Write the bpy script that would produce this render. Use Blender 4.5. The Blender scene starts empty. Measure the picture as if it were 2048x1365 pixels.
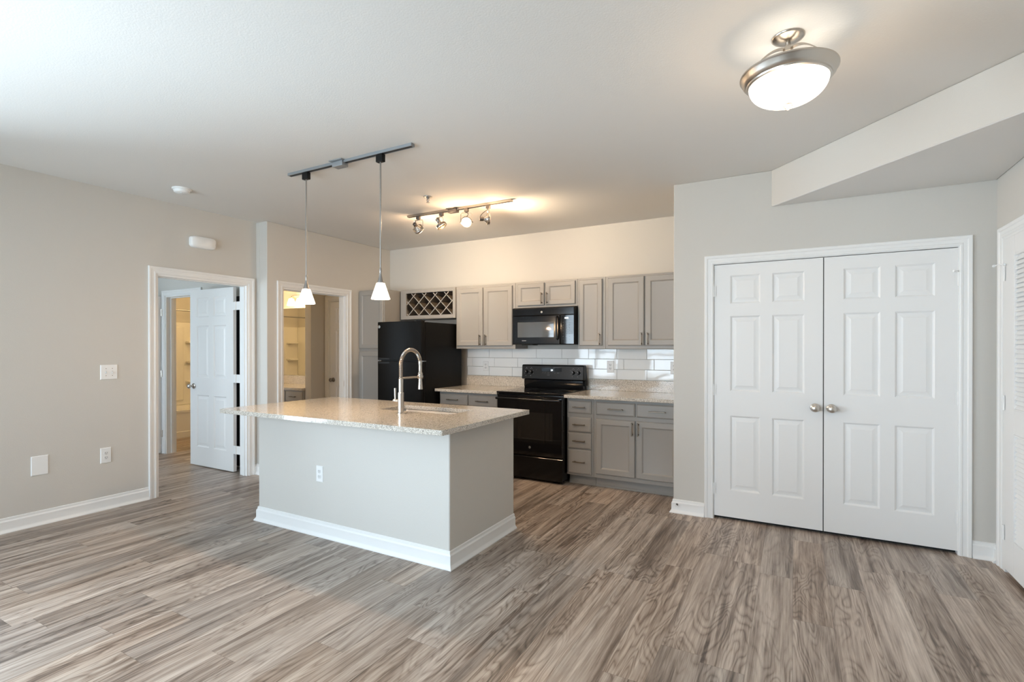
import bpy, math, random
from mathutils import Vector, Matrix
random.seed(7)
S = bpy.context.scene
COL = S.collection
PI = math.pi

# ------------------------------------------------------------------ camera
cam_d = bpy.data.cameras.new('camera')
cam_d.sensor_width = 36.0
cam_d.lens = 1018.9 / 2048 * 36.0
cam_d.shift_y = (699.07 - 682.5) / 2048
cam_d.clip_start = 0.05
cam = bpy.data.objects.new('camera', cam_d)
COL.objects.link(cam)
cam.location = (0, 0, 1.38)
cam.rotation_euler = (math.radians(90 - 0.2013), math.radians(0.006), math.radians(28.903))
S.camera = cam

# ------------------------------------------------------------------ world, exposure
S.view_settings.view_transform = 'Standard'
S.view_settings.look = 'None'
S.view_settings.gamma = 1.0
S.view_settings.use_curve_mapping = False
S.view_settings.exposure = 0.53
S.cycles.use_denoising = True
S.cycles.max_bounces = 10
S.cycles.diffuse_bounces = 7
S.cycles.glossy_bounces = 5
S.cycles.transmission_bounces = 6
S.cycles.transparent_max_bounces = 12
S.cycles.caustics_reflective = False
S.cycles.caustics_refractive = False
S.cycles.sample_clamp_indirect = 6.0
S.cycles.blur_glossy = 0.6
W = bpy.data.worlds.new('World'); S.world = W
W.use_nodes = True
bg = W.node_tree.nodes['Background']
bg.inputs[0].default_value = (0.75, 0.86, 1.0, 1)
bg.inputs[1].default_value = 1.0

CZ = 2.74          # ceiling height
DAY = (0.71, 0.87, 1.0)
WARM = (1.0, 0.66, 0.36)


def area(name, loc, rot, sx, sy, power, color):
    d = bpy.data.lights.new(name, 'AREA'); d.shape = 'RECTANGLE'; d.size = sx; d.size_y = sy
    d.energy = power; d.color = color
    o = bpy.data.objects.new(name, d); COL.objects.link(o)
    o.location = loc; o.rotation_euler = rot
    return o


# daylight through the two living room windows, the side window and the bedroom window
area('daylight_window_a', (-4.365, -1.74, 1.40), (PI / 2, 0, 0), 1.2, 2.0, 70, DAY)
area('daylight_window_b', (-2.20, -1.74, 1.40), (PI / 2, 0, 0), 1.78, 2.0, 102, DAY)
area('daylight_window_side', (-5.27, 0.0, 1.40), (PI / 2, 0, -PI / 2), 1.9, 2.0, 195, DAY)
area('daylight_window_bedroom', (-6.9, 0.26, 1.40), (PI / 2, 0, 0), 1.9, 1.6, 55, DAY)


# sunshine falling through the rear windows on the floor behind the camera
sd_ = bpy.data.lights.new('sun', 'SUN'); sd_.energy = 14.0; sd_.angle = 0.02; sd_.color = (1.0, 0.93, 0.84)
so_ = bpy.data.objects.new('sun', sd_); COL.objects.link(so_)
so_.rotation_euler = Vector((0.10, 1.0, -2.0)).to_track_quat('-Z', 'Y').to_euler()


def point(name, loc, power, color=WARM, r=0.03):
    d = bpy.data.lights.new(name, 'POINT'); d.energy = power; d.color = color; d.shadow_soft_size = r
    o = bpy.data.objects.new(name, d); COL.objects.link(o); o.location = loc
    return o


def spot(name, loc, target, power, angle, blend=0.6, color=WARM, r=0.03):
    d = bpy.data.lights.new(name, 'SPOT'); d.energy = power; d.color = color; d.shadow_soft_size = r
    d.spot_size = math.radians(angle); d.spot_blend = blend
    o = bpy.data.objects.new(name, d); COL.objects.link(o); o.location = loc
    o.rotation_euler = (Vector(target) - Vector(loc)).to_track_quat('-Z', 'Y').to_euler()
    return o


# ------------------------------------------------------------------ materials
MATS = {}


def nt(name):
    m = bpy.data.materials.new(name); m.use_nodes = True
    t = m.node_tree; b = t.nodes['Principled BSDF']
    MATS[name] = m
    return m, t, b


def N(t, kind, **kw):
    n = t.nodes.new(kind)
    for k, v in kw.items():
        if k.startswith('i_'):
            n.inputs[k[2:]].default_value = v
        elif k.startswith('n_'):
            n.inputs[int(k[2:])].default_value = v
        else:
            setattr(n, k, v)
    return n


def M_simple(name, color, rough=0.5, metal=0.0, bump=0.0, bscale=300, emit=None, estr=0, spec=None, coat=0, aniso=0):
    m, t, b = nt(name)
    b.inputs['Base Color'].default_value = (*color, 1)
    b.inputs['Roughness'].default_value = rough
    b.inputs['Metallic'].default_value = metal
    if spec is not None: b.inputs['Specular IOR Level'].default_value = spec
    if coat: b.inputs['Coat Weight'].default_value = coat; b.inputs['Coat Roughness'].default_value = 0.04
    if emit:
        b.inputs['Emission Color'].default_value = (*emit, 1); b.inputs['Emission Strength'].default_value = estr
    if bump:
        tc = N(t, 'ShaderNodeNewGeometry')
        no = N(t, 'ShaderNodeTexNoise', i_Scale=bscale, i_Detail=2.0)
        t.links.new(tc.outputs['Position'], no.inputs['Vector'])
        bp = N(t, 'ShaderNodeBump', i_Strength=bump, i_Distance=0.002)
        t.links.new(no.outputs[0], bp.inputs['Height'])
        t.links.new(bp.outputs[0], b.inputs['Normal'])
    return m


WALL = M_simple('wall_paint', (0.590, 0.573, 0.538), 0.75, bump=0.25, bscale=160)
CEIL = M_simple('ceiling_paint', (0.73, 0.72, 0.70), 0.85, bump=0.3, bscale=120)
TRIM = M_simple('trim_paint', (0.80, 0.805, 0.80), 0.38, bump=0.04, bscale=60)
DOORM = M_simple('door_paint', (0.80, 0.80, 0.795), 0.42, bump=0.05, bscale=90)
CAB = M_simple('cabinet_paint', (0.315, 0.302, 0.282), 0.42, bump=0.03, bscale=120)
FAUC = M_simple('faucet_nickel', (0.47, 0.43, 0.385), 0.27, 1.0, bump=0.03, bscale=700)
HANDM = M_simple('dark_satin_handle', (0.19, 0.16, 0.13), 0.38, 1.0)
LATT = M_simple('lattice_side_shade', (0.13, 0.105, 0.08), 0.6)  # lattice board sides, shade inside the cells put into the colour
CABIN = M_simple('cabinet_inside_shade', (0.03, 0.026, 0.022), 0.6)  # rack back panel, darkened to paint the shade deep in the cells
BLACK = M_simple('black_enamel', (0.005, 0.005, 0.0055), 0.12, spec=0.35)
FRIDGEM = M_simple('black_textured_enamel', (0.006, 0.006, 0.006), 0.30, bump=0.10, bscale=500, spec=0.10)
BLACKP = M_simple('black_plastic', (0.006, 0.006, 0.006), 0.35, spec=0.25)
BGLASS = M_simple('black_glass', (0.004, 0.004, 0.005), 0.04, spec=0.6)
GGLASS = M_simple('grey_screen_glass', (0.10, 0.11, 0.12), 0.06, spec=0.7)
NICK = M_simple('brushed_nickel', (0.62, 0.585, 0.54), 0.30, 1.0, bump=0.03, bscale=700)
STEEL = M_simple('stainless_steel', (0.34, 0.34, 0.335), 0.42, 1.0, bump=0.03, bscale=500)
DSTEEL = M_simple('dark_nickel', (0.22, 0.20, 0.185), 0.35, 1.0)
NICKD = M_simple('satin_nickel_rod', (0.36, 0.34, 0.32), 0.4, 1.0)
SILV = M_simple('silver_track', (0.33, 0.35, 0.37), 0.45, 0.6)
SLOT = M_simple('dark_slot', (0.02, 0.02, 0.02), 0.6)
PLAST = M_simple('white_plastic', (0.82, 0.83, 0.83), 0.35)
PLAST2 = M_simple('socket_plastic', (0.72, 0.73, 0.73), 0.4)
HOLE = M_simple('dark_hole', (0.03, 0.03, 0.03), 0.8)
GROUT = M_simple('grey_grout', (0.22, 0.22, 0.22), 0.85)
TUBM = M_simple('bath_acrylic', (0.80, 0.79, 0.75), 0.25)
MIRR = M_simple('mirror_silver', (0.92, 0.92, 0.92), 0.01, 1.0)
WHITEMARK = M_simple('white_marking', (0.75, 0.75, 0.75), 0.5)
CABLE = M_simple('dark_cable', (0.05, 0.045, 0.04), 0.5)
SHADEM = M_simple('painted_gap_shade', (0.02, 0.02, 0.02), 0.9)  # near-black colour that stands for shade behind door gaps
REFL = M_simple('lamp_reflector', (0.85, 0.82, 0.78), 0.12, 1.0)
DIGIT = M_simple('display_digits', (0.8, 0.9, 1.0), 0.5, emit=(0.85, 0.93, 1.0), estr=2.5)
GLOW = M_simple('lit_opal_glass', (0.95, 0.93, 0.90), 0.25, emit=(1.0, 0.86, 0.68), estr=2.6)
GLOWBIG = M_simple('lit_alabaster_glass', (0.95, 0.93, 0.90), 0.2, emit=(1.0, 0.90, 0.76), estr=1.5)
LAMPON = M_simple('lit_lamp_face', (0.95, 0.93, 0.90), 0.3, emit=(1.0, 0.82, 0.60), estr=5.0)
GRASS = M_simple('lawn_green', (0.06, 0.10, 0.035), 0.9)


def clear_glass(name, tint=(1, 1, 1), refl=0.12, rough=0.02):
    m = bpy.data.materials.new(name); m.use_nodes = True; t = m.node_tree
    for n in list(t.nodes): t.nodes.remove(n)
    out = N(t, 'ShaderNodeOutputMaterial'); mx = N(t, 'ShaderNodeMixShader')
    tr = N(t, 'ShaderNodeBsdfTransparent'); tr.inputs[0].default_value = (*tint, 1)
    gl = N(t, 'ShaderNodeBsdfGlossy'); gl.inputs['Roughness'].default_value = rough
    fr = N(t, 'ShaderNodeFresnel', i_IOR=1.45)
    t.links.new(fr.outputs[0], mx.inputs[0]); t.links.new(tr.outputs[0], mx.inputs[1])
    t.links.new(gl.outputs[0], mx.inputs[2]); t.links.new(mx.outputs[0], out.inputs[0])
    MATS[name] = m
    return m


PANE = clear_glass('window_glass')
LENS = clear_glass('lamp_glass', (0.9, 0.85, 0.75))


def math_node(t, op, a=None, b=None, c=None):
    n = N(t, 'ShaderNodeMath', operation=op)
    for i, v in enumerate((a, b, c)):
        if v is None: continue
        if isinstance(v, (int, float)): n.inputs[i].default_value = v
        else: t.links.new(v, n.inputs[i])
    return n.outputs[0]


def make_floor():
    m, t, b = nt('vinyl_wood_planks')
    L = t.links.new
    g = N(t, 'ShaderNodeNewGeometry'); sp = N(t, 'ShaderNodeSeparateXYZ')
    L(g.outputs['Position'], sp.inputs[0])
    PW, PL = 0.178, 1.22
    xs = math_node(t, 'DIVIDE', sp.outputs[0], PW)
    row = math_node(t, 'FLOOR', xs); fx = math_node(t, 'FRACT', xs)
    wn = N(t, 'ShaderNodeTexWhiteNoise', noise_dimensions='1D'); L(row, wn.inputs['W'])
    ys = math_node(t, 'ADD', math_node(t, 'DIVIDE', sp.outputs[1], PL), wn.outputs['Value'])
    colm = math_node(t, 'FLOOR', ys); fy = math_node(t, 'FRACT', ys)
    cb = N(t, 'ShaderNodeCombineXYZ'); L(row, cb.inputs[0]); L(colm, cb.inputs[1])
    w2 = N(t, 'ShaderNodeTexWhiteNoise', noise_dimensions='2D'); L(cb.outputs[0], w2.inputs['Vector'])
    idv = w2.outputs['Value']
    sc = N(t, 'ShaderNodeSeparateColor'); L(w2.outputs['Color'], sc.inputs[0])

    def coords(kx, ky, kz=40.0):
        c = N(t, 'ShaderNodeCombineXYZ')
        L(math_node(t, 'MULTIPLY', sp.outputs[0], kx), c.inputs[0])
        L(math_node(t, 'MULTIPLY', sp.outputs[1], ky), c.inputs[1])
        L(math_node(t, 'MULTIPLY', idv, kz), c.inputs[2])
        return c.outputs[0]
    # cathedral rings: contour lines of a stretched smooth noise
    n1 = N(t, 'ShaderNodeTexNoise', i_Scale=1.0, i_Detail=1.6, i_Roughness=0.42, i_Distortion=0.5)
    L(coords(9.0, 1.75), n1.inputs['Vector'])
    ring = math_node(t, 'SINE', math_node(t, 'MULTIPLY', n1.outputs[0], 90.0))
    ring = math_node(t, 'MULTIPLY_ADD', ring, 0.5, 0.5)
    ring = math_node(t, 'POWER', ring, 0.38)
    # fine streaks
    n2 = N(t, 'ShaderNodeTexNoise', i_Scale=1.0, i_Detail=7.0, i_Roughness=0.68, i_Distortion=0.2)
    L(coords(110, 3.2), n2.inputs['Vector'])
    # broad bands along the board
    n3 = N(t, 'ShaderNodeTexNoise', i_Scale=1.0, i_Detail=2.5, i_Roughness=0.55, i_Distortion=0.9)
    L(coords(13, 0.75, 77.0), n3.inputs['Vector'])
    # where the rings show
    n4 = N(t, 'ShaderNodeTexNoise', i_Scale=1.0, i_Detail=0.0)
    L(coords(5, 1.1, 19.0), n4.inputs['Vector'])
    msk = N(t, 'ShaderNodeMapRange')
    L(n4.outputs[0], msk.inputs[0]); msk.inputs[1].default_value = 0.36; msk.inputs[2].default_value = 0.62
    msk.inputs[3].default_value = 0.10; msk.inputs[4].default_value = 1.0
    # knots
    v = math_node(t, 'MULTIPLY', math_node(t, 'SUBTRACT', ring, 0.72), math_node(t, 'MULTIPLY', msk.outputs[0], 0.25))
    v = math_node(t, 'ADD', v, math_node(t, 'MULTIPLY', math_node(t, 'SUBTRACT', n2.outputs[0], 0.5), 1.05))
    v = math_node(t, 'ADD', v, math_node(t, 'MULTIPLY', math_node(t, 'SUBTRACT', n3.outputs[0], 0.5), 1.10))
    v = math_node(t, 'ADD', v, math_node(t, 'MULTIPLY', math_node(t, 'SUBTRACT', idv, 0.5), 0.10))
    v = math_node(t, 'ADD', v, 0.5)
    rp = N(t, 'ShaderNodeValToRGB'); L(v, rp.inputs[0])
    e = rp.color_ramp.elements
    e[0].position = 0.08; e[0].color = (0.070, 0.052, 0.042, 1)
    e[1].position = 0.95; e[1].color = (0.62, 0.555, 0.49, 1)
    for p_, c_ in ((0.30, (0.165, 0.128, 0.104)), (0.50, (0.315, 0.260, 0.221)), (0.70, (0.450, 0.390, 0.340))):
        k = e.new(p_); k.color = (*c_, 1)
    hs = N(t, 'ShaderNodeHueSaturation'); L(rp.outputs[0], hs.inputs['Color'])
    L(math_node(t, 'MULTIPLY_ADD', sc.outputs[1], 0.35, 0.95), hs.inputs['Saturation'])
    L(math_node(t, 'MULTIPLY_ADD', sc.outputs[2], 0.26, 0.88), hs.inputs['Value'])
    # joints
    ex = math_node(t, 'MINIMUM', fx, math_node(t, 'SUBTRACT', 1.0, fx))
    ey = math_node(t, 'MINIMUM', fy, math_node(t, 'SUBTRACT', 1.0, fy))
    jx = math_node(t, 'LESS_THAN', math_node(t, 'MULTIPLY', ex, PW), 0.0009)
    jy = math_node(t, 'LESS_THAN', math_node(t, 'MULTIPLY', ey, PL), 0.0009)
    j = math_node(t, 'MULTIPLY', math_node(t, 'MAXIMUM', jx, jy), 0.5)
    mx = N(t, 'ShaderNodeMix', data_type='RGBA'); L(j, mx.inputs[0]); L(hs.outputs[0], mx.inputs[6])
    mx.inputs[7].default_value = (0.06, 0.045, 0.035, 1)
    L(mx.outputs[2], b.inputs['Base Color'])
    L(math_node(t, 'MULTIPLY_ADD', n2.outputs[0], 0.16, 0.30), b.inputs['Roughness'])
    b.inputs['Specular IOR Level'].default_value = 0.45
    bp = N(t, 'ShaderNodeBump', i_Strength=0.12, i_Distance=0.001)
    L(math_node(t, 'SUBTRACT', n2.outputs[0], j), bp.inputs['Height']); L(bp.outputs[0], b.inputs['Normal'])
    return m


FLOORM = make_floor()


def make_granite():
    m, t, b = nt('speckled_granite')
    L = t.links.new
    g = N(t, 'ShaderNodeNewGeometry')
    v1 = N(t, 'ShaderNodeTexVoronoi', i_Scale=340.0); L(g.outputs['Position'], v1.inputs['Vector'])
    v2 = N(t, 'ShaderNodeTexVoronoi', i_Scale=190.0); L(g.outputs['Position'], v2.inputs['Vector'])
    n = N(t, 'ShaderNodeTexNoise', i_Scale=70.0, i_Detail=3.0); L(g.outputs['Position'], n.inputs['Vector'])
    s1 = N(t, 'ShaderNodeSeparateColor'); L(v1.outputs['Color'], s1.inputs[0])
    s2 = N(t, 'ShaderNodeSeparateColor'); L(v2.outputs['Color'], s2.inputs[0])
    rp = N(t, 'ShaderNodeValToRGB'); rp.color_ramp.interpolation = 'CONSTANT'
    L(s1.outputs[0], rp.inputs[0])
    e = rp.color_ramp.elements
    e[0].position = 0.0; e[0].color = (0.17, 0.155, 0.14, 1)
    e[1].position = 0.07; e[1].color = (0.36, 0.33, 0.29, 1)
    for p_, c_ in ((0.22, (0.52, 0.475, 0.41)), (0.50, (0.62, 0.575, 0.51)), (0.80, (0.74, 0.71, 0.66))):
        k = e.new(p_); k.color = (*c_, 1)
    dark = math_node(t, 'LESS_THAN', math_node(t, 'ADD', s2.outputs[1], math_node(t, 'MULTIPLY', n.outputs[0], 0.35)), 0.27)
    mx = N(t, 'ShaderNodeMix', data_type='RGBA'); L(math_node(t, 'MULTIPLY', dark, 0.75), mx.inputs[0])
    L(rp.outputs[0], mx.inputs[6]); mx.inputs[7].default_value = (0.19, 0.17, 0.15, 1)
    L(mx.outputs[2], b.inputs['Base Color'])
    b.inputs['Roughness'].default_value = 0.09
    return m


GRAN = make_granite()


def make_tile():
    m, t, b = nt('glossy_white_tile')
    L = t.links.new
    b.inputs['Base Color'].default_value = (0.88, 0.90, 0.905, 1)
    b.inputs['Roughness'].default_value = 0.04
    g = N(t, 'ShaderNodeNewGeometry')
    n = N(t, 'ShaderNodeTexNoise', i_Scale=9.0, i_Detail=1.0); L(g.outputs['Position'], n.inputs['Vector'])
    bp = N(t, 'ShaderNodeBump', i_Strength=0.10, i_Distance=0.004); L(n.outputs[0], bp.inputs['Height'])
    L(bp.outputs[0], b.inputs['Normal'])
    return m


TILE = make_tile()

# ------------------------------------------------------------------ mesh helpers
ORG = {}


class MB:
    def __init__(s): s.v = []; s.f = []; s.m = []; s.M = Matrix.Identity(4); s.mi = 0

    def add(s, vs, fs):
        o = len(s.v)
        for p in vs: s.v.append(tuple(s.M @ Vector(p)))
        for f in fs: s.f.append(tuple(i + o for i in f)); s.m.append(s.mi)
        return s

    def box(s, x0, x1, y0, y1, z0, z1):
        x0, x1 = sorted((x0, x1)); y0, y1 = sorted((y0, y1)); z0, z1 = sorted((z0, z1))
        return s.add([(x0, y0, z0), (x1, y0, z0), (x1, y1, z0), (x0, y1, z0), (x0, y0, z1), (x1, y0, z1), (x1, y1, z1), (x0, y1, z1)],
                     [(0, 3, 2, 1), (4, 5, 6, 7), (0, 1, 5, 4), (1, 2, 6, 5), (2, 3, 7, 6), (3, 0, 4, 7)])

    def prism(s, pts, z0, z1, M=None):
        """closed outline in xy, extruded along z"""
        n = len(pts); old = s.M
        if M is not None: s.M = s.M @ M
        s.add([(x, y, z0) for x, y in pts] + [(x, y, z1) for x, y in pts],
              [tuple(range(n))[::-1], tuple(range(n, 2 * n))] + [(i, (i + 1) % n, n + (i + 1) % n, n + i) for i in range(n)])
        s.M = old; return s

    def lathe(s, prof, c=(0, 0, 0), n=28, M=None, close=True):
        """profile of (r, z) turned about z through c"""
        old = s.M; s.M = s.M @ Matrix.Translation(c)
        if M is not None: s.M = s.M @ M
        vs = []; fs = []
        for r, z in prof:
            for k in range(n):
                a = 2 * PI * k / n; vs.append((r * math.cos(a), r * math.sin(a), z))
        for i in range(len(prof) - 1):
            for k in range(n):
                k2 = (k + 1) % n
                fs.append((i * n + k, i * n + k2, (i + 1) * n + k2, (i + 1) * n + k))
        if close:
            if prof[0][0] > 1e-6: fs.append(tuple(range(n))[::-1])
            if prof[-1][0] > 1e-6: fs.append(tuple(range((len(prof) - 1) * n, len(prof) * n)))
        s.add(vs, fs); s.M = old; return s

    def tube(s, path, r, n=10, caps=True):
        P = [Vector(p) for p in path]; m = len(P)
        R = r if isinstance(r, (list, tuple)) else [r] * m
        t0 = (P[1] - P[0]).normalized()
        up = Vector((0, 0, 1)) if abs(t0.z) < 0.9 else Vector((1, 0, 0))
        nrm = t0.cross(up).normalized(); vs = []; fs = []
        for i in range(m):
            t = (P[min(i + 1, m - 1)] - P[max(i - 1, 0)]).normalized()
            nrm = (nrm - t * nrm.dot(t)).normalized(); bn = t.cross(nrm)
            for k in range(n):
                a = 2 * PI * k / n
                vs.append(tuple(P[i] + (nrm * math.cos(a) + bn * math.sin(a)) * R[i]))
        for i in range(m - 1):
            for k in range(n):
                k2 = (k + 1) % n
                fs.append((i * n + k, i * n + k2, (i + 1) * n + k2, (i + 1) * n + k))
        if caps: fs += [tuple(range(n))[::-1], tuple(range((m - 1) * n, m * n))]
        return s.add(vs, fs)

    def nest(s, x0, x1, z0, z1, rings, cap=True):
        """rectangles inset by rings of (inset, y): a face towards -y"""
        vs = []; fs = []
        for ins, y in rings:
            a, b_, c, d = x0 + ins, x1 - ins, z0 + ins, z1 - ins
            vs += [(a, y, c), (b_, y, c), (b_, y, d), (a, y, d)]
        for i in range(len(rings) - 1):
            o = i * 4
            for k in range(4):
                k2 = (k + 1) % 4
                fs.append((o + k, o + k2, o + 4 + k2, o + 4 + k))
        if cap:
            o = (len(rings) - 1) * 4; fs.append((o, o + 1, o + 2, o + 3))
        return s.add(vs, fs)

    def sweep(s, path, Nrm, prof, closed=False):
        """profile of (u sideways, v along Nrm) swept along a mitred path"""
        P = [Vector(p) for p in path]; Nv = Vector(Nrm); m = len(P); k = len(prof); vs = []; fs = []
        for i in range(m):
            if closed: a, b_ = P[(i - 1) % m], P[(i + 1) % m]
            else: a, b_ = (P[i - 1] if i else None), (P[i + 1] if i < m - 1 else None)
            t1 = (P[i] - a).normalized() if a is not None else None
            t2 = (b_ - P[i]).normalized() if b_ is not None else None
            if t1 is None: t1 = t2
            if t2 is None: t2 = t1
            l1 = Nv.cross(t1).normalized(); l2 = Nv.cross(t2).normalized()
            l = (l1 + l2).normalized(); l = l / max(0.3, l.dot(l1))
            for u, w in prof: vs.append(tuple(P[i] + l * u + Nv * w))
        rng = m if closed else m - 1
        for i in range(rng):
            j = (i + 1) % m
            for q in range(k):
                q2 = (q + 1) % k
                fs.append((i * k + q, j * k + q, j * k + q2, i * k + q2))
        if not closed: fs += [tuple(range(k)), tuple(range((m - 1) * k, m * k))[::-1]]
        return s.add(vs, fs)

    def build(s, name, mat, parent=None, bevel=0, seg=2, angle=35, flat=False):
        org = Vector(ORG[parent.name]) if parent is not None else Vector((0, 0, 0))
        me = bpy.data.meshes.new(name)
        me.from_pydata([tuple(Vector(p) - org) for p in s.v], [], s.f)
        mats = mat if isinstance(mat, (list, tuple)) else [mat]
        for q in mats: me.materials.append(q)
        if len(mats) > 1:
            for p, i in zip(me.polygons, s.m): p.material_index = i
        me.validate(); me.update()
        import bmesh
        bm = bmesh.new(); bm.from_mesh(me); bmesh.ops.recalc_face_normals(bm, faces=bm.faces); bm.to_mesh(me); bm.free()
        if not flat:
            me.shade_smooth(); me.set_sharp_from_angle(angle=math.radians(angle))
        o = bpy.data.objects.new(name, me); COL.objects.link(o)
        if parent is not None: o.parent = parent
        ORG[o.name] = tuple(org)
        if bevel:
            b = o.modifiers.new('bevel', 'BEVEL'); b.width = bevel; b.segments = seg; b.limit_method = 'ANGLE'
            b.angle_limit = math.radians(40); b.harden_normals = False
        return o


def thing(name, loc, label, cat, group=None):
    o = bpy.data.objects.new(name, None); COL.objects.link(o); o.location = loc
    o.empty_display_size = 0.1
    ORG[o.name] = tuple(loc)
    return tag(o, label, cat, group)


def tag(o, label, cat, group=None):
    o['label'] = label; o['category'] = cat
    if group: o['group'] = group
    return o


def struct(o, label, cat):
    o['kind'] = 'structure'; o['label'] = label; o['category'] = cat
    return o


def boxo(name, mat, parent, *b, bevel=0.0, seg=2):
    return MB().box(*b).build(name, mat, parent, bevel=bevel, seg=seg)


# ------------------------------------------------------------------ room shell
XL, XK, YB, YC, XR, YR = -5.13, -4.95, 5.43, 4.39, 1.148, -1.6
NX = -0.878       # kitchen side of the closet partition
T = 0.12

f = MB().box(-9.2, 1.5, -2.6, 5.7, -0.05, 0).build('floor', FLOORM, flat=True)
struct(f, 'grey brown wood-look vinyl plank floor running towards the kitchen', 'floor')
c = MB().box(-9.2, 1.5, -2.6, 5.7, CZ, CZ + 0.1).build('ceiling', CEIL, flat=True)
struct(c, 'smooth off-white ceiling over the living room and kitchen', 'ceiling')

D1 = (2.52, 3.425, 2.06)     # bedroom doorway in the left wall: y0, y1, z
D2 = (3.706, 4.64, 2.047)   # bathroom doorway in the kitchen side wall
PX = Matrix(((0, 0, 1, 0), (1, 0, 0, 0), (0, 1, 0, 0), (0, 0, 0, 1)))   # outline (y, z), extruded along x
PY = Matrix(((1, 0, 0, 0), (0, 0, 1, 0), (0, 1, 0, 0), (0, 0, 0, 1)))   # outline (x, z), extruded along y


def door_wall(mb, M, a, b_, e0, e1, d0, d1, zt):
    return mb.prism([(a, 0), (d0, 0), (d0, zt), (d1, zt), (d1, 0), (b_, 0), (b_, CZ), (a, CZ)], e0, e1, M)


m = MB()
door_wall(m, PX, 1.0, 3.52, XL - T, XL, *D1)
m.box(XL - T, XL, YR - T, -1.0, 0, CZ).box(XL - T, XL, -1.0, 1.0, 0, 0.40).box(XL - T, XL, -1.0, 1.0, 2.40, CZ)
struct(m.build('wall_left', WALL), 'light greige left wall with the open bedroom doorway', 'wall')
m = MB()
door_wall(m, PX, 3.52, YB, XK - T, XK, *D2)
m.box(XL - T, XK - T, 3.52, 3.62, 0, CZ)
struct(m.build('wall_kitchen_left', WALL, bevel=0.006, seg=3), 'greige kitchen side wall stepping forward, with the bathroom doorway', 'wall')
struct(MB().box(XK - T, NX + T, YB, YB + T, 0, CZ).build('wall_back', WALL), 'greige kitchen back wall above the cabinets', 'wall')
m = MB(); CX0, CX1, CZT = -0.565, 0.962, 2.052
door_wall(m, PY, NX, XR + T, YC, YC + T, CX0, CX1, CZT)
struct(MB().box(NX, NX + T, YC + T, YB, 0, CZ).build('wall_partition', WALL), 'greige partition side wall closing the kitchen on the closet side', 'wall')
struct(m.build('wall_closet', WALL, bevel=0.006, seg=3), 'greige wall around the white double closet doors', 'wall')
m = MB(); RY0, RY1, RZT = 3.425, 4.195, 2.052
door_wall(m, PX, YR - T, YC, XR, XR + T, RY0, RY1 + .055, RZT + .01)
struct(m.build('wall_right', WALL), 'greige right wall holding the louvered door', 'wall')
m = MB()
WN = ((-4.98, -3.75), (-3.10, -1.30))
xs = [XL - T, WN[0][0], WN[0][1], WN[1][0], WN[1][1], XR + T]
for i in (0, 2, 4): m.box(xs[i], xs[i + 1], YR - T, YR, 0, CZ)
for a, b_ in WN: m.box(a, b_, YR - T, YR, 0, 0.42).box(a, b_, YR - T, YR, 2.38, CZ)
struct(m.build('wall_rear', WALL), 'greige rear wall behind the camera with two wide windows', 'wall')
# dark closets behind the doors
struct(MB().box(NX + T, XR + T + .7, YB, YB + T, 0, CZ).box(XR + T + .6, XR + T + .7, 3.0, YB, 0, CZ).box(XR + T, XR + T + .7, 3.0, 3.1, 0, CZ).box(XR, XR + T, YC, YB, 0, CZ)
       .build('wall_closet_inner', WALL), 'hidden inner closet walls behind the doors', 'wall')
# angled drop in the ceiling above the closet corner
m = MB(); m.prism([(-0.150, YC), (XR, 2.935), (XR, YC)], 2.461, CZ); m.m[0] = 1; m.m[1] = 1
struct(m.build('ceiling_soffit', [WALL, CEIL], bevel=0.008, seg=3), 'triangular dropped soffit in the corner over the closet doors', 'soffit')

# bathroom and bedroom shells beyond the left wall
m = MB()
BD = (-7.14, -6.385, 2.05)
m.box(-9.12, BD[0], 3.62, 3.74, 0, CZ).box(BD[1], XK - T, 3.62, 3.74, 0, CZ).box(BD[0], BD[1], 3.62, 3.74, BD[2], CZ)
struct(m.build('wall_bathroom_front', WALL), 'grey wall in the bedroom with the bathroom doorway', 'wall')
m = MB().box(-9.12, XK - T, YB, YB + T, 0, CZ).box(-9.12, -9.0, 0.4, YB, 0, CZ)
struct(m.build('wall_bathroom_back', WALL), 'bathroom back wall carrying the vanity mirror', 'wall')
struct(MB().box(-6.075, -5.955, 4.92, YB, 0, CZ).box(-5.955, -5.88, 5.17, 5.27, 0, CZ).box(-5.88, -5.12, 5.17, 5.27, 2.06, CZ).box(-5.12, XK - T, 5.17, 5.27, 0, CZ)
       .build('wall_bathroom_partition', WALL), 'short partition wall beside the bathroom vanity', 'wall')
m = MB()
m.box(-9.12, -7.9, 0.28, 0.40, 0, CZ).box(-5.9, XL - T, 0.28, 0.40, 0, CZ).box(-7.9, -5.9, 0.28, 0.40, 0, 0.6).box(-7.9, -5.9, 0.28, 0.40, 2.2, CZ)
struct(m.build('wall_bedroom', WALL), 'bedroom wall with its window', 'wall')

struct(MB().box(-5.88, -5.42, 3.605, 3.6195, .02, 1.97).build('door_gap_shade', SHADEM), 'added near-black panel painting the shade behind the open bedroom door', 'shade panel')  # added flat panel, its near-black colour is the shade in the gap

# ------------------------------------------------------------------ trim
BPROF = [(0.0, 0.0), (0.028, 0.0), (0.028, 0.006), (0.016, 0.022), (0.014, 0.03), (0.014, 0.083), (0.007, 0.093), (0.006, 0.108), (0.0, 0.112)]


def baseboard(name, path, label):
    # room lies on the left of the walking direction
    return MB().sweep([(x, y, 0) for x, y in path], (0, 0, 1), BPROF).build(name, TRIM, angle=25)


def bb(name, path, label):
    return struct(baseboard(name, path, label), label, 'baseboard')


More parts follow.
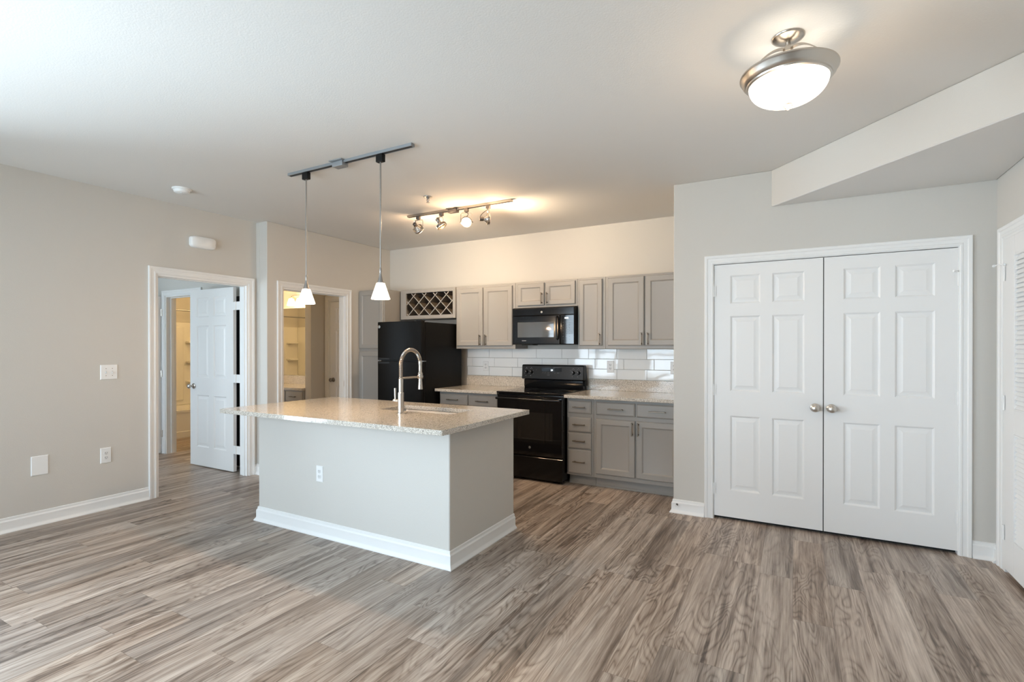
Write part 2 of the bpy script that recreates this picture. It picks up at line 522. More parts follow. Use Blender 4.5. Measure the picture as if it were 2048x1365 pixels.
bb('baseboard_left', [(XL, 2.452), (XL, YR)], 'white baseboard along the left wall before the doorway')
bb('baseboard_left_step', [(XK, 3.638), (XK, 3.52), (XL, 3.52), (XL, 3.486)], 'short white baseboard wrapping the wall step behind the island')
bb('baseboard_kitchen_left', [(XK, 4.828), (XK, 4.71)], 'short white baseboard between bathroom doorway and tall pantry cabinet')
bb('baseboard_closet', [(CX0 - .068, YC), (NX, YC), (NX, 4.82)], 'white baseboard at the partition end left of the closet doors')
bb('baseboard_corner', [(XR, 4.33), (XR, YC), (CX1 + .068, YC)], 'white baseboard in the corner between closet and louvered door')
bb('baseboard_right', [(XR, YR), (XR, RY0 - .07)], 'white baseboard along the right wall')
bb('baseboard_rear', [(XL, YR), (XR, YR)], 'white baseboard under the rear windows')
bb('baseboard_bedroom', [(BD[0] - .07, 3.62), (-9.0, 3.62), (-9.0, 0.40), (XL - T, 0.40), (XL - T, 2.45)], 'white baseboard in the bedroom')
bb('baseboard_partition', [(-5.89, 5.17), (-5.955, 5.17), (-5.955, 4.92), (-6.075, 4.92)], 'white baseboard round the bathroom partition')

# casing outline: u = away from the opening, v = out of the wall
CPROF = [(0.0, 0.0), (0.0, 0.010), (0.006, 0.013), (0.016, 0.013), (0.020, 0.010), (0.040, 0.012), (0.046, 0.017), (0.062, 0.019), (0.066, 0.016), (0.066, 0.0)]


def casing(mb, plane, at, a0, a1, zt, facing):
    """mitred casing on a wall plane; plane 'x' or 'y', facing +1/-1"""
    if plane == 'x': P = [(at, a0, 0), (at, a0, zt), (at, a1, zt), (at, a1, 0)]; nv = (facing, 0, 0)
    else: P = [(a0, at, 0), (a0, at, zt), (a1, at, zt), (a1, at, 0)]; nv = (0, facing, 0)
    # lateral must point away from the opening
    l = Vector(nv).cross(Vector(P[1]) - Vector(P[0]))
    away = Vector((0, a0 - a1, 0)) if plane == 'x' else Vector((a0 - a1, 0, 0))
    if l.dot(away) < 0: P = P[::-1]
    mb.sweep(P, nv, CPROF)
    return mb


def jamb(mb, plane, w0, w1, a0, a1, zt, t=0.018, stop=True, sat=0.5):
    """jamb lining inside an opening from wall face w0 to w1"""
    def bx(u0, u1, z0, z1, e0=w0, e1=w1):
        if plane == 'x': mb.box(e0, e1, u0, u1, z0, z1)
        else: mb.box(u0, u1, e0, e1, z0, z1)
    bx(a0, a0 + t, 0, zt); bx(a1 - t, a1, 0, zt); bx(a0 + t, a1 - t, zt - t, zt)
    if stop:
        c0 = w0 + (w1 - w0) * sat - .006; c1 = c0 + .03
        bx(a0 + t, a0 + t + .010, 0, zt - t, c0, c1); bx(a1 - t - .010, a1 - t, 0, zt - t, c0, c1)
        bx(a0 + t + .010, a1 - t - .010, zt - t - .010, zt - t, c0, c1)


m = MB(); casing(m, 'x', XL, D1[0], D1[1], D1[2], 1); casing(m, 'x', XL - T, D1[0], D1[1], D1[2], -1)
jamb(m, 'x', XL + .001, XL - T - .001, D1[0], D1[1], D1[2], sat=0.45)
struct(m.build('trim_1', TRIM, angle=25), 'white casing around the open bedroom doorway', 'door frame')
m = MB(); casing(m, 'x', XK, D2[0], D2[1], D2[2], 1); casing(m, 'x', XK - T, D2[0], D2[1], D2[2], -1)
jamb(m, 'x', XK + .001, XK - T - .001, D2[0], D2[1], D2[2], sat=0.5)
t2 = struct(m.build('trim_2', TRIM, angle=25), 'white casing around the bathroom doorway beside the pantry', 'door frame')
m = MB().box(XK - .066, XK - .030, D2[1] - .0195, D2[1] - .018, .89, .96)
m.build('strike_plate', NICK, t2)
m = MB(); casing(m, 'y', YC, CX0, CX1, CZT, -1); jamb(m, 'y', YC - .001, YC + T, CX0, CX1, CZT, t=.004, stop=False)
struct(m.build('trim_3', TRIM, angle=25), 'white casing around the double closet doors', 'door frame')
m = MB(); casing(m, 'x', XR, RY0 - .0, RY1 + .055, RZT + .01, -1); m.box(XR - .008, XR + T, RY1 + .004, RY1 + .055, 0, RZT + .01)
m.box(XR - .008, XR + T, RY0, RY1 + .004, RZT - .007, RZT + .010)
struct(m.build('trim_4', TRIM, angle=25), 'white casing around the louvered door', 'door frame')
m = MB(); casing(m, 'y', 3.62, BD[0], BD[1], BD[2], -1); jamb(m, 'y', 3.619, 3.741, BD[0], BD[1], BD[2], sat=.5)
struct(m.build('trim_5', TRIM, angle=25), 'white casing of the bathroom doorway inside the bedroom', 'door frame')
m = MB(); casing(m, 'y', 5.17, -5.88, -5.12, 2.06, -1); jamb(m, 'y', 5.169, 5.27, -5.88, -5.12, 2.06, stop=False)
struct(m.build('trim_6', TRIM, angle=25), 'white casing of the linen closet in the bathroom', 'door frame')
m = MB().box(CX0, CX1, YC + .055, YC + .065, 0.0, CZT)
struct(m.build('closet_gap_shade', SHADEM), 'near-black sheet painting the shade behind the closet door gap', 'shade panel')  # sheet behind the leaves, shade painted as near-black

# ------------------------------------------------------------------ doors
def grid_door(mb, w, h, t, panels, front=True, back=True):
    """raised-panel slab: x 0..w, y 0..t, z 0..h, panels are (x0,x1,z0,z1)"""
    xsn = sorted({0, w, *[p[0] for p in panels], *[p[1] for p in panels]})
    zsn = sorted({0, h, *[p[2] for p in panels], *[p[3] for p in panels]})
    for face in ((0, 1),) * front + ((t, -1),) * back:
        y0, d = face
        for i in range(len(xsn) - 1):
            for j in range(len(zsn) - 1):
                x0, x1, z0, z1 = xsn[i], xsn[i + 1], zsn[j], zsn[j + 1]
                cx, cz = (x0 + x1) / 2, (z0 + z1) / 2
                hit = [p for p in panels if p[0] < cx < p[1] and p[2] < cz < p[3]]
                if hit:
                    mb.nest(x0, x1, z0, z1, [(0, y0), (.005, y0 + d * .003), (.012, y0 + d * .0115), (.016, y0 + d * .0115),
                                             (.044, y0 + d * .003), (.046, y0 + d * .0022)])
                else:
                    mb.add([(x0, y0, z0), (x1, y0, z0), (x1, y0, z1), (x0, y0, z1)], [(0, 1, 2, 3)])
    mb.add([(0, 0, 0), (w, 0, 0), (w, t, 0), (0, t, 0), (0, 0, h), (w, 0, h), (w, t, h), (0, t, h)],
           [(0, 3, 2, 1), (4, 5, 6, 7), (1, 2, 6, 5), (3, 0, 4, 7)])
    return mb


def six(w, h):
    a = w * .158; p = w * .287; xa = (a, a + p); xb = (w - a - p, w - a)
    zz = ((.215, .812), (1.008, 1.607), (1.705, 1.930))
    k = h / 2.02
    return [(x[0], x[1], z[0] * k, z[1] * k) for x in (xa, xb) for z in zz]


def xf(loc, rz): return Matrix.Translation(loc) @ Matrix.Rotation(rz, 4, 'Z')


def hinge(parent, loc, rz, name='hinge', mat=None):
    m = MB(); m.M = xf(loc, rz)
    m.lathe([(.0065, -.045), (.0065, .045)], n=10)
    for z in (-.03, -.01, .01, .03): m.lathe([(.0072, z - .008), (.0072, z + .008)], n=10)
    m.box(-.016, .016, -.001, .0015, -.044, .044)
    return m.build(name, mat or TRIM, parent)


def knob(parent, M, mat=NICK, name='door_knob'):
    """round knob pointing to -y in its own frame, rosette on y=0"""
    m = MB(); m.M = M @ Matrix.Rotation(PI / 2, 4, 'X')
    m.lathe([(.0, -.001), (.031, 0), (.032, .004), (.026, .009), (.012, .012), (.0105, .030), (.014, .036), (.024, .043), (.0275, .052), (.026, .062), (.018, .069), (.006, .0715), (0, .0715)], n=28, close=False)
    return m.build(name, mat, parent, angle=60)


def door_leaf(name, loc, rz, w, h, t, label, panels=None, mat=DOORM):
    m = MB(); m.M = xf(loc, rz)
    grid_door(m, w, h, t, panels if panels is not None else six(w, h))
    o = m.build(name, mat, angle=20)
    return struct(o, label, 'door')


# bedroom door, swung open into the bedroom
d = door_leaf('door_1', (-6.215, 3.42, .012), 0, .830, 2.035, .035, 'white six-panel bedroom door standing open through the left doorway')
knob(d, xf((-6.145, 3.42, .93), 0)); knob(d, xf((-6.145, 3.455, .93), PI))
for z in (.26, 1.04, 1.835):
    MB().box(-5.392, XL - T + .02, 3.408, 3.4115, z - .045, z + .045).lathe([(.007, -.047), (.007, .047)], c=(-5.32, 3.405, z), n=10).build('hinge', TRIM, d)
# closet pair
for nm, x0, w_, lab, kx in (('door_2', -.559, .751, 'left leaf of the white six-panel double closet doors', .142), ('door_3', .198, .760, 'right leaf of the white six-panel double closet doors', .246)):
    d = door_leaf(nm, (x0, YC + .006, .025), 0, w_, 2.018, .035, lab)
    knob(d, xf((kx, YC + .006, .932), 0))
    hx = CX0 if nm == 'door_2' else CX1
    for z in (.245, 1.04, 1.833): hinge(d, (hx + (.002 if nm == 'door_2' else -.002), YC - .002, z), 0)
    if nm == 'door_3':
        MB().tube([(hx - .004, YC - .004, 1.885), (hx - .012, YC - .02, 1.888), (hx - .028, YC - .028, 1.886)], .003, 8).tube([(hx - .028, YC - .028, 1.886), (hx - .036, YC - .032, 1.886)], .008, 10).build('hinge_stop', PLAST, d)
# louvered door
LW = .762
d = None
m = MB(); m.M = Matrix.Translation((XR - .012, RY1, .025)) @ Matrix.Rotation(-PI / 2, 4, 'Z')
# local x runs from the hinge towards the camera, -y faces the room
HL = 2.018; st = .150
for (a, b_) in ((0, st), (LW - st, LW)): m.box(a, b_, 0, .033, 0, HL)
for (a, b_) in ((0, .205), (.842, .985), (1.905, HL)): m.box(st, LW - st, 0, .033, a, b_)
for (z0, z1) in ((.205, .842), (.985, 1.905)):
    m.box(st, st + .012, -.004, .030, z0, z1); m.box(LW - st - .012, LW - st, -.004, .030, z0, z1)
    m.box(st + .012, LW - st - .012, -.004, .030, z0, z0 + .010); m.box(st + .012, LW - st - .012, -.004, .030, z1 - .010, z1)
d = struct(m.build('door_4', DOORM, bevel=.002), 'white louvered utility door at the right edge', 'door')
m = MB(); m.M = Matrix.Translation((XR - .012, RY1, .025)) @ Matrix.Rotation(-PI / 2, 4, 'Z')
for (z0, z1) in ((.215, .832), (.995, 1.895)):
    n_ = int(round((z1 - z0) / .0272)); pt = (z1 - z0) / n_
    for i in range(n_):
        zc = z0 + (i + .5) * pt
        # each slat tilts: low at the room side
        m.add([(st + .01, .000, zc - .014), (LW - st - .01, .000, zc - .014), (LW - st - .01, .004, zc - .018), (st + .01, .004, zc - .018),
               (st + .01, .016, zc + .018), (LW - st - .01, .016, zc + .018), (LW - st - .01, .020, zc + .014), (st + .01, .020, zc + .014)],
              [(0, 1, 5, 4), (3, 7, 6, 2), (0, 3, 2, 1), (4, 5, 6, 7), (0, 4, 7, 3), (1, 2, 6, 5)])
m.build('louver_slats', DOORM, d, flat=True)
for z in (.245, 1.04, 1.833): hinge(d, (XR - .016, RY1 + .004, z), PI / 2)
MB().tube([(XR - .018, RY1 + .002, 1.885), (XR - .035, RY1 + .01, 1.895), (XR - .050, RY1 + .035, 1.888)], .003, 8).tube([(XR - .050, RY1 + .035, 1.888), (XR - .055, RY1 + .046, 1.887)], .008, 10).tube([(XR - .018, RY1 + .002, 1.886), (XR - .022, RY1 - .03, 1.886)], .006, 8).build('hinge_stop', PLAST, d)
MB().box(XR + T + .02, XR + T + .03, RY0 - .1, RY1 + .1, 0, RZT).build('closet_lining', WALL, d)
# bathroom door leaf opened into the bedroom, seen nearly edge-on
d = door_leaf('door_5', (-7.235, 3.592, .012), -PI / 2, .74, 2.03, .035, 'white bathroom door opened towards the bedroom, seen at its edge')
for z in (.26, 1.04, 1.835): hinge(d, (-7.19, 3.600, z), PI / 4, mat=NICK)
d = door_leaf('door_6', (-5.858, 5.176, .012), 0, .716, 2.025, .035, 'white linen closet door with dark knob inside the bathroom')
knob(d, xf((-5.792, 5.176, .915), 0), DSTEEL)

# ------------------------------------------------------------------ windows (behind the camera, bedroom)
def window(name, plane, at, a0, a1, z0, z1, label, inward):
    m = MB()
    def bx(u0, u1, zz0, zz1, e0, e1):
        if plane == 'y': m.box(u0, u1, e0, e1, zz0, zz1)
        else: m.box(e0, e1, u0, u1, zz0, zz1)
    f0, f1 = at - .07 * inward, at - .02 * inward
    w = .05; mid = (a0 + a1) / 2
    for u0, u1 in ((a0, a0 + w), (a1 - w, a1), (mid - w / 2, mid + w / 2)): bx(u0, u1, z0, z1, f0, f1)
    for q0, q1 in ((z0, z0 + w), (z1 - w, z1), ((z0 + z1) / 2 - .02, (z0 + z1) / 2 + .02)): bx(a0, a1, q0, q1, f0, f1)
    bx(a0 - .03, a1 + .03, z0 - .03, z0, at - .07 * inward, at + .03 * inward)
    o = struct(m.build(name, TRIM, bevel=.002), label, 'window')
    m = MB()
    if plane == 'y': m.box(a0 + .02, a1 - .02, at - .047 * inward, at - .043 * inward, z0 + .02, z1 - .02)
    else: m.box(at - .047 * inward, at - .043 * inward, a0 + .02, a1 - .02, z0 + .02, z1 - .02)
    m.build('window_glass', PANE, o, flat=True)
    return o


w1 = window('window_1', 'y', YR, WN[0][0], WN[0][1], .42, 2.38, 'wide white rear window on the bedroom side', 1)
w2 = window('window_2', 'y', YR, WN[1][0], WN[1][1], .42, 2.38, 'wide white rear window on the closet side', 1)
w3 = window('window_3', 'x', XL, -1.0, 1.0, .40, 2.40, 'white window in the left wall near the rear corner', 1)
w4 = window('window_4', 'y', .40, -7.9, -5.9, .6, 2.2, 'white bedroom window', 1)
# raised blind in the head of the bedroom-side rear window
for wo, (a, b_) in ((w1, WN[0]), (w2, WN[1])):
    m = MB(); m.box(a + .03, b_ - .03, YR - .012, YR + .03, 2.33, 2.375)
    for i in range(14):
        z = 2.315 - i * .045
        m.add([(a + .04, YR - .010, z - .006), (b_ - .04, YR - .010, z - .006), (b_ - .04, YR + .022, z + .006), (a + .04, YR + .022, z + .006)], [(0, 1, 2, 3)])
    m.build('blind', PLAST, wo, flat=True)
struct(MB().box(-14, 8, -14, YR - 1.2, -.9, -.8).build('ground_outside', GRASS, flat=True), 'lawn outside the windows', 'ground')

# ------------------------------------------------------------------ cabinets
def bar_handle(parent, x, z, y, L, vertical, name='handle', mat=HANDM):
    m = MB(); r = .0052; off = .030
    if vertical:
        m.box(x - r, x + r, y - off - r, y - off + r, z - L / 2, z + L / 2)
        for s_ in (-1, 1): m.box(x - r, x + r, y - off, y + .002, z + s_ * (L / 2 - .016) - r, z + s_ * (L / 2 - .016) + r)
    else:
        m.box(x - L / 2, x + L / 2, y - off - r, y - off + r, z - r, z + r)
        for s_ in (-1, 1): m.box(x + s_ * (L / 2 - .016) - r, x + s_ * (L / 2 - .016) + r, y - off, y + .002, z - r, z + r)
    return m.build(name, mat, parent, bevel=.0015)


def cab_door(parent, x0, x1, z0, z1, yf, t=.02, name='door', handle=None, frame=.052, lab=None):
    m = MB()
    m.nest(x0, x1, z0, z1, [(0, yf), (0, yf - t + .006), (.006, yf - t), (frame, yf - t), (frame + .004, yf - t + .002), (frame + .012, yf - t + .0095), (frame + .014, yf - t + .010)])
    m.nest(x0, x1, z0, z1, [(0, yf)])
    o = m.build(name, CAB, parent, angle=25)
    if handle:
        hx, hz = handle
        bar_handle(o, hx, hz, yf - t, .128, True)
    return o


def cab_drawer(parent, x0, x1, z0, z1, yf, t=.02, hl=.15, hx=None):
    m = MB()
    m.nest(x0, x1, z0, z1, [(0, yf), (0, yf - t + .008), (.012, yf - t)])
    m.nest(x0, x1, z0, z1, [(0, yf)])
    o = m.build('drawer', CAB, parent, angle=25)
    bar_handle(o, (x0 + x1) / 2 if hx is None else hx, (z0 + z1) / 2, yf - t, hl, False)
    return o


YU = 5.118   # face frames of the wall cabinets
YB2 = YB - .001


def wall_cab(label, x0, x1, z0, doors, z1=2.118, name='wall_cabinet'):
    p = thing(name, ((x0 + x1) / 2, YB, z0), label, 'cabinet', 'grey wall cabinets on the kitchen back wall')
    boxo('body', CAB, p, x0, x1, YU, YB2, z0, z1, bevel=.0015)
    for d in doors: cab_door(p, *d[:4], YU, handle=d[4], frame=d[5] if len(d) > 5 else .052)
    return p


wall_cab('two-door grey wall cabinet between wine rack and microwave', -3.601, -2.781, 1.366,
         [(-3.585, -3.213, 1.40, 2.09, (-3.245, 1.467)), (-3.198, -2.815, 1.40, 2.09, (-3.166, 1.467))])
wall_cab('short two-door grey wall cabinet directly above the black microwave', -2.779, -2.021, 1.826,
         [(-2.747, -2.412, 1.85, 2.098, (-2.436, 1.925), .045), (-2.394, -2.046, 1.85, 2.098, (-2.372, 1.925), .045)])
wall_cab('narrow single-door grey wall cabinet right of the microwave', -2.019, -1.712, 1.366,
         [(-2.000, -1.745, 1.40, 2.098, (-1.770, 1.467), .045)])
wall_cab('wide two-door grey wall cabinet ending at the closet partition', -1.710, NX - .002, 1.366,
         [(-1.684, -1.308, 1.40, 2.098, (-1.333, 1.467)), (-1.297, -.915, 1.40, 2.098, (-1.270, 1.467))])

# wine rack cabinet over the refrigerator
wr = thing('wine_rack_cabinet', (-4.03, YB, 1.742), 'grey lattice wine rack cabinet above the refrigerator', 'cabinet')
x0, x1, z0, z1 = -4.466, -3.603, 1.742, 2.118; ox0, ox1, oz0, oz1 = -4.378, -3.642, 1.788, 2.074
m = MB()
m.box(x0, ox0, YU - .02, YU, z0, z1).box(ox1, x1, YU - .02, YU, z0, z1).box(ox0, ox1, YU - .02, YU, z0, oz0).box(ox0, ox1, YU - .02, YU, oz1, z1)
m.box(x0, x0 + .018, YU, YB2, z0, z1).box(x1 - .018, x1, YU, YB2, z0, z1).box(x0, x1, YU, YB2, z0, z0 + .018).box(x0, x1, YU, YB2, z1 - .018, z1)
m.build('body', CAB, wr, bevel=.0012)
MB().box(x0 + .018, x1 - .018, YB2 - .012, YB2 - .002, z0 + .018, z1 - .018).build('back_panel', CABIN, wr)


def clip_line(p, dirx, rx0, rx1, rz0, rz1):
    ts = []
    px, pz = p; dx, dz = dirx, 1
    tmin, tmax = -9, 9
    for o_, d_, a, b_ in ((px, dx, rx0, rx1), (pz, dz, rz0, rz1)):
        t1, t2 = (a - o_) / d_, (b_ - o_) / d_
        if t1 > t2: t1, t2 = t2, t1
        tmin = max(tmin, t1); tmax = min(tmax, t2)
    return (tmin, tmax) if tmax - tmin > .012 else None


for sgn, y0 in ((1, YU - .012), (-1, YU - .004)):
    m = MB()
    i = -6
    while i < 12:
        px = ox0 + .030 + i * .172
        r = clip_line((px, oz0), sgn * 1.05, ox0 + .004, ox1 - .004, oz0 + .004, oz1 - .004)
        if r:
            t1, t2 = r
            a = Vector((px + sgn * 1.05 * t1, oz0 + t1)); b_ = Vector((px + sgn * 1.05 * t2, oz0 + t2))
            dv = (b_ - a).normalized(); n_ = Vector((-dv.y, dv.x)) * .0055
            q = [a + n_, b_ + n_, b_ - n_, a - n_]
            dep = YB2 - .02
            m.add([(p.x, y0, p.y) for p in q] + [(p.x, dep, p.y) for p in q],
                  [(0, 1, 2, 3), (7, 6, 5, 4), (0, 4, 5, 1), (1, 5, 6, 2), (2, 6, 7, 3), (3, 7, 4, 0)])
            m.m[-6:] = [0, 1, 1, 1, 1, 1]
        i += 1
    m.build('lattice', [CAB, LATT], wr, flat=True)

# tall pantry
pt = thing('pantry_cabinet', (-4.73, YB, 0), 'tall grey pantry cabinet left of the black refrigerator', 'cabinet')
boxo('body', CAB, pt, XK + .002, -4.512, 4.85, YB2, .10, 2.118, bevel=.0015)
boxo('toe_kick', CAB, pt, XK + .002, -4.512, 4.92, YB2, 0, .10)
cab_door(pt, XK + .012, -4.527, 1.366, 2.105, 4.85)
cab_door(pt, XK + .012, -4.527, .12, 1.325, 4.85)

# base cabinets
YF = 4.785
GB = 'grey base cabinets under the back counter'


def base_cab(label, x0, x1):
    p = thing('base_cabinet', ((x0 + x1) / 2, YB, 0), label, 'cabinet', GB)
    boxo('body', CAB, p, x0, x1, YF, YB2, .10, .876, bevel=.0012)
    m = MB().box(x0, x1, 4.853, YB2 - .05, 0, .10).box(x0, x1, 4.843, 4.853, 0, .018)
    m.build('toe_kick', CAB, p, bevel=.001)
    return p


p = base_cab('grey base cabinet with two drawers left of the range', -3.60, -2.785)
cab_drawer(p, -3.590, -3.206, .722, .848, YF, hl=.155); cab_drawer(p, -3.194, -2.812, .722, .848, YF, hl=.155)
cab_door(p, -3.590, -3.206, .14, .684, YF, handle=(-3.235, .61)); cab_door(p, -3.194, -2.812, .14, .684, YF, handle=(-3.165, .61))
p = base_cab('narrow grey base cabinet with a stack of four drawers right of the range', -2.003, -1.722)
for z0, z1 in ((.722, .848), (.537, .685), (.369, .527), (.119, .360)): cab_drawer(p, -1.990, -1.742, z0, z1, YF, hl=.13, hx=-1.862)
p = base_cab('grey base cabinet with two drawers over two doors beside the closet partition', -1.720, NX - .002)
cab_drawer(p, -1.694, -1.308, .720, .848, YF, hl=.152, hx=-1.49); cab_drawer(p, -1.294, -.90, .720, .848, YF, hl=.152, hx=-1.096)
cab_door(p, -1.694, -1.308, .141, .683, YF, handle=(-1.331, .607)); cab_door(p, -1.294, -.90, .141, .683, YF, handle=(-1.275, .607))

# counters with granite upstand
for x0, x1, lab in ((-3.612, -2.782, 'speckled granite counter between refrigerator and range'), (-2.005, NX - .002, 'speckled granite counter right of the range')):
    p = thing('countertop', ((x0 + x1) / 2, YB, .877), lab, 'countertop', 'granite counters along the kitchen back wall')
    boxo('slab', GRAN, p, x0, x1, 4.700, YB2, .8765, .908, bevel=.003)
    boxo('upstand', GRAN, p, x0 - (.03 if x0 < -3 else 0), x1, YB2 - .02, YB2, .908, 1.029, bevel=.002)

# tile splashback: every tile a slightly uneven plate over grey grout
tx0, tx1 = -3.645, NX - .002
p = thing('tile_splashback', (-2.26, YB, 1.03), 'white glossy subway tile splashback with grey joints under the wall cabinets', 'tiles')
boxo('grout', GROUT, p, tx0, tx1, YB - .006, YB2, 1.030, 1.366)
m = MB(); rr = random.Random(3)
for r_ in range(3):
    z0 = 1.031 + r_ * .1118; z1 = z0 + .1085
    ph = -3.240 if r_ == 1 else -3.316
    k = -2
    while ph + k * .3262 < tx1:
        a = max(tx0, ph + k * .3262 + .0015); b_ = min(tx1, ph + (k + 1) * .3262 - .0015)
        k += 1
        if b_ - a < .01: continue
        tl, tr = rr.uniform(-.0016, .0016), rr.uniform(-.0007, .0007); yb = YB - .0065
        yy = lambda x_, z_: yb - .0045 + tl * ((x_ - a) / .32 - .5) * 2 + tr * ((z_ - z0) / .108 - .5) * 2
        e_ = .0022
        vs = [(a, yb, z0), (b_, yb, z0), (b_, yb, z1), (a, yb, z1),
              (a, yy(a, z0) + .0015, z0), (b_, yy(b_, z0) + .0015, z0), (b_, yy(b_, z1) + .0015, z1), (a, yy(a, z1) + .0015, z1),
              (a + e_, yy(a, z0), z0 + e_), (b_ - e_, yy(b_, z0), z0 + e_), (b_ - e_, yy(b_, z1), z1 - e_), (a + e_, yy(a, z1), z1 - e_)]
        fs = [(0, 1, 5, 4), (1, 2, 6, 5), (2, 3, 7, 6), (3, 0, 4, 7), (4, 5, 9, 8), (5, 6, 10, 9), (6, 7, 11, 10), (7, 4, 8, 11), (8, 9, 10, 11)]
        m.add(vs, fs)
m.build('tiles', TILE, p, flat=True)

# ------------------------------------------------------------------ wall plates
def outlet(x, y, z, rz, label, kind='outlet', w=.072, h=.117, group=None):
    """plate on a surface facing -y in its own frame"""
    nm = {'outlet': 'wall_outlet', 'switch': 'light_switch', 'blank': 'blank_cover_plate'}[kind]
    p = thing(nm, (x, y, z), label, {'outlet': 'outlet', 'switch': 'light switch', 'blank': 'cover plate'}[kind], group)
    M = xf((x, y, z), rz)
    m = MB(); m.M = M; m.nest(-w / 2, w / 2, -h / 2, h / 2, [(0, .0), (0, -.003), (.004, -.0065)]); m.nest(-w / 2, w / 2, -h / 2, h / 2, [(0, 0)])
    m.build('plate', PLAST, p, angle=25)
    if kind == 'outlet':
        for s_ in (-1, 1):
            m = MB(); m.M = M; zc = s_ * .0195
            m.prism([(.0165 * math.cos(a) * (1 if abs(math.cos(a)) < .8 else .92), max(-.0125, min(.0125, .0165 * math.sin(a)))) for a in [2 * PI * k / 24 for k in range(24)]],
                    .006, .009, Matrix.Translation((0, 0, zc)) @ Matrix.Rotation(PI / 2, 4, 'X'))
            so = m.build('socket', PLAST2, p, angle=40)
            m = MB(); m.M = M
            m.box(-.008, -.0055, -.0096, -.0089, zc - .001, zc + .008).box(.0055, .008, -.0096, -.0089, zc, zc + .007)
            m.prism([(.0025 * math.cos(a), .0025 * math.sin(a)) for a in [2 * PI * k / 12 for k in range(12)]], .0089, .0096,
                    Matrix.Translation((0, 0, zc - .0075)) @ Matrix.Rotation(PI / 2, 4, 'X'))
            m.build('slots', HOLE, so)
        m = MB(); m.M = M @ Matrix.Rotation(PI / 2, 4, 'X'); m.lathe([(.003, .006), (.0028, .0075), (0, .0078)], n=10, close=False); m.build('screw', PLAST2, p)
    elif kind == 'switch':
        for s_ in (-1, 1):
            m = MB(); m.M = M; xc = s_ * .023
            m.box(xc - .006, xc + .006, -.0085, -.006, -.013, .013)
            m.add([(xc - .004, -.007, -.006), (xc + .004, -.007, -.006), (xc + .004, -.007, .004), (xc - .004, -.007, .004),
                   (xc - .003, -.019, -.011), (xc + .003, -.019, -.011), (xc + .003, -.019, -.005), (xc - .003, -.019, -.005)],
                  [(0, 1, 5, 4), (1, 2, 6, 5), (2, 3, 7, 6), (3, 0, 4, 7), (4, 5, 6, 7)])
            m.build('toggle', PLAST2, p)
            for zc in (-.030, .030):
                m = MB(); m.M = M @ Matrix.Translation((xc, 0, zc)) @ Matrix.Rotation(PI / 2, 4, 'X'); m.lathe([(.0032, .006), (.003, .0075), (0, .0078)], n=10, close=False); m.build('screw', DSTEEL, p)
    return p


outlet(XL, 2.150, 1.170, PI / 2, 'white double toggle light switch on the left wall', 'switch', w=.125, h=.125)
outlet(XL, 2.125, .461, PI / 2, 'white duplex outlet on the left wall below the light switch', w=.078, h=.13)
outlet(XL, 1.690, .463, PI / 2, 'square white blank cover plate low on the left wall', 'blank', w=.105, h=.15)
outlet(-3.034, 2.585, .454, 0, 'white duplex outlet on the front of the island')
outlet(-3.364, YB - .0115, 1.148, 0, 'white duplex outlet in the splashback tiles left of the range', w=.078)
outlet(-1.756, YB - .0115, 1.168, 0, 'white duplex outlet in the splashback tiles right of the range', w=.078, h=.13)
outlet(-1.075, YB - .0115, 1.168, 0, 'white outlet in the splashback half hidden by the closet partition', w=.078, h=.13)

# door chime box over the bedroom door
p = thing('door_chime', (XL, 2.935, 2.413), 'rounded white door chime box on the wall over the bedroom doorway', 'door chime')
m = MB(); m.M = xf((XL, 2.935, 2.413), PI / 2)
pts = []
for k in range(40):
    a = 2 * PI * k / 40; cx = math.copysign(abs(math.cos(a)) ** .38, math.cos(a)) * .122; cz = math.copysign(abs(math.sin(a)) ** .42, math.sin(a)) * .057
    pts.append((cx, cz))
n_ = len(pts)
rings = [(1.0, 0), (1.0, -.030), (.975, -.042), (.90, -.049), (.5, -.053), (.0, -.054)]
vs = [(x * s_, y_, z * s_) for s_, y_ in rings for x, z in pts]
m.add(vs, [(i * n_ + k, i * n_ + (k + 1) % n_, (i + 1) * n_ + (k + 1) % n_, (i + 1) * n_ + k) for i in range(len(rings) - 1) for k in range(n_)])
m.build('cover', PLAST, p, angle=50)
m = MB(); m.M = xf((XL, 2.935, 2.413), PI / 2); m.box(-.10, .10, -.004, 0, -.046, .046); m.build('base_plate', PLAST2, p)

# smoke detector and sprinkler
p = thing('smoke_detector', (-4.585, 2.455, CZ), 'round white smoke detector on the ceiling near the left wall', 'smoke detector')
MB().lathe([(.072, 0), (.072, -.008), (.068, -.012), (.0, -.012)], c=(-4.585, 2.455, CZ), n=36, close=False).build('base_plate', PLAST, p)
MB().lathe([(.060, -.012), (.062, -.020), (.056, -.034), (.044, -.040), (.0, -.041)], c=(-4.585, 2.455, CZ), n=36, close=False).build('cover', PLAST, p)
MB().lathe([(.010, -.040), (.009, -.044), (0, -.0445)], c=(-4.56, 2.44, CZ), n=14, close=False).build('test_button', PLAST2, p)
p = thing('fire_sprinkler', (-2.887, 3.66, CZ), 'small chrome fire sprinkler head in the ceiling near the spotlight track', 'sprinkler')
SC = (-2.887, 3.66, CZ)
MB().lathe([(.040, 0), (.038, -.005), (.018, -.007), (.017, -.002)], c=SC, n=28, close=False).build('escutcheon', STEEL, p)
MB().lathe([(.012, 0), (.012, -.020), (.008, -.022), (.004, -.024), (.004, -.048)], c=SC, n=14).tube([(SC[0] - .012, SC[1], CZ - .018), (SC[0] - .016, SC[1], CZ - .032), (SC[0], SC[1], CZ - .050)], .0025, 6).tube([(SC[0] + .012, SC[1], CZ - .018), (SC[0] + .016, SC[1], CZ - .032), (SC[0], SC[1], CZ - .050)], .0025, 6).build('frame', STEEL, p)
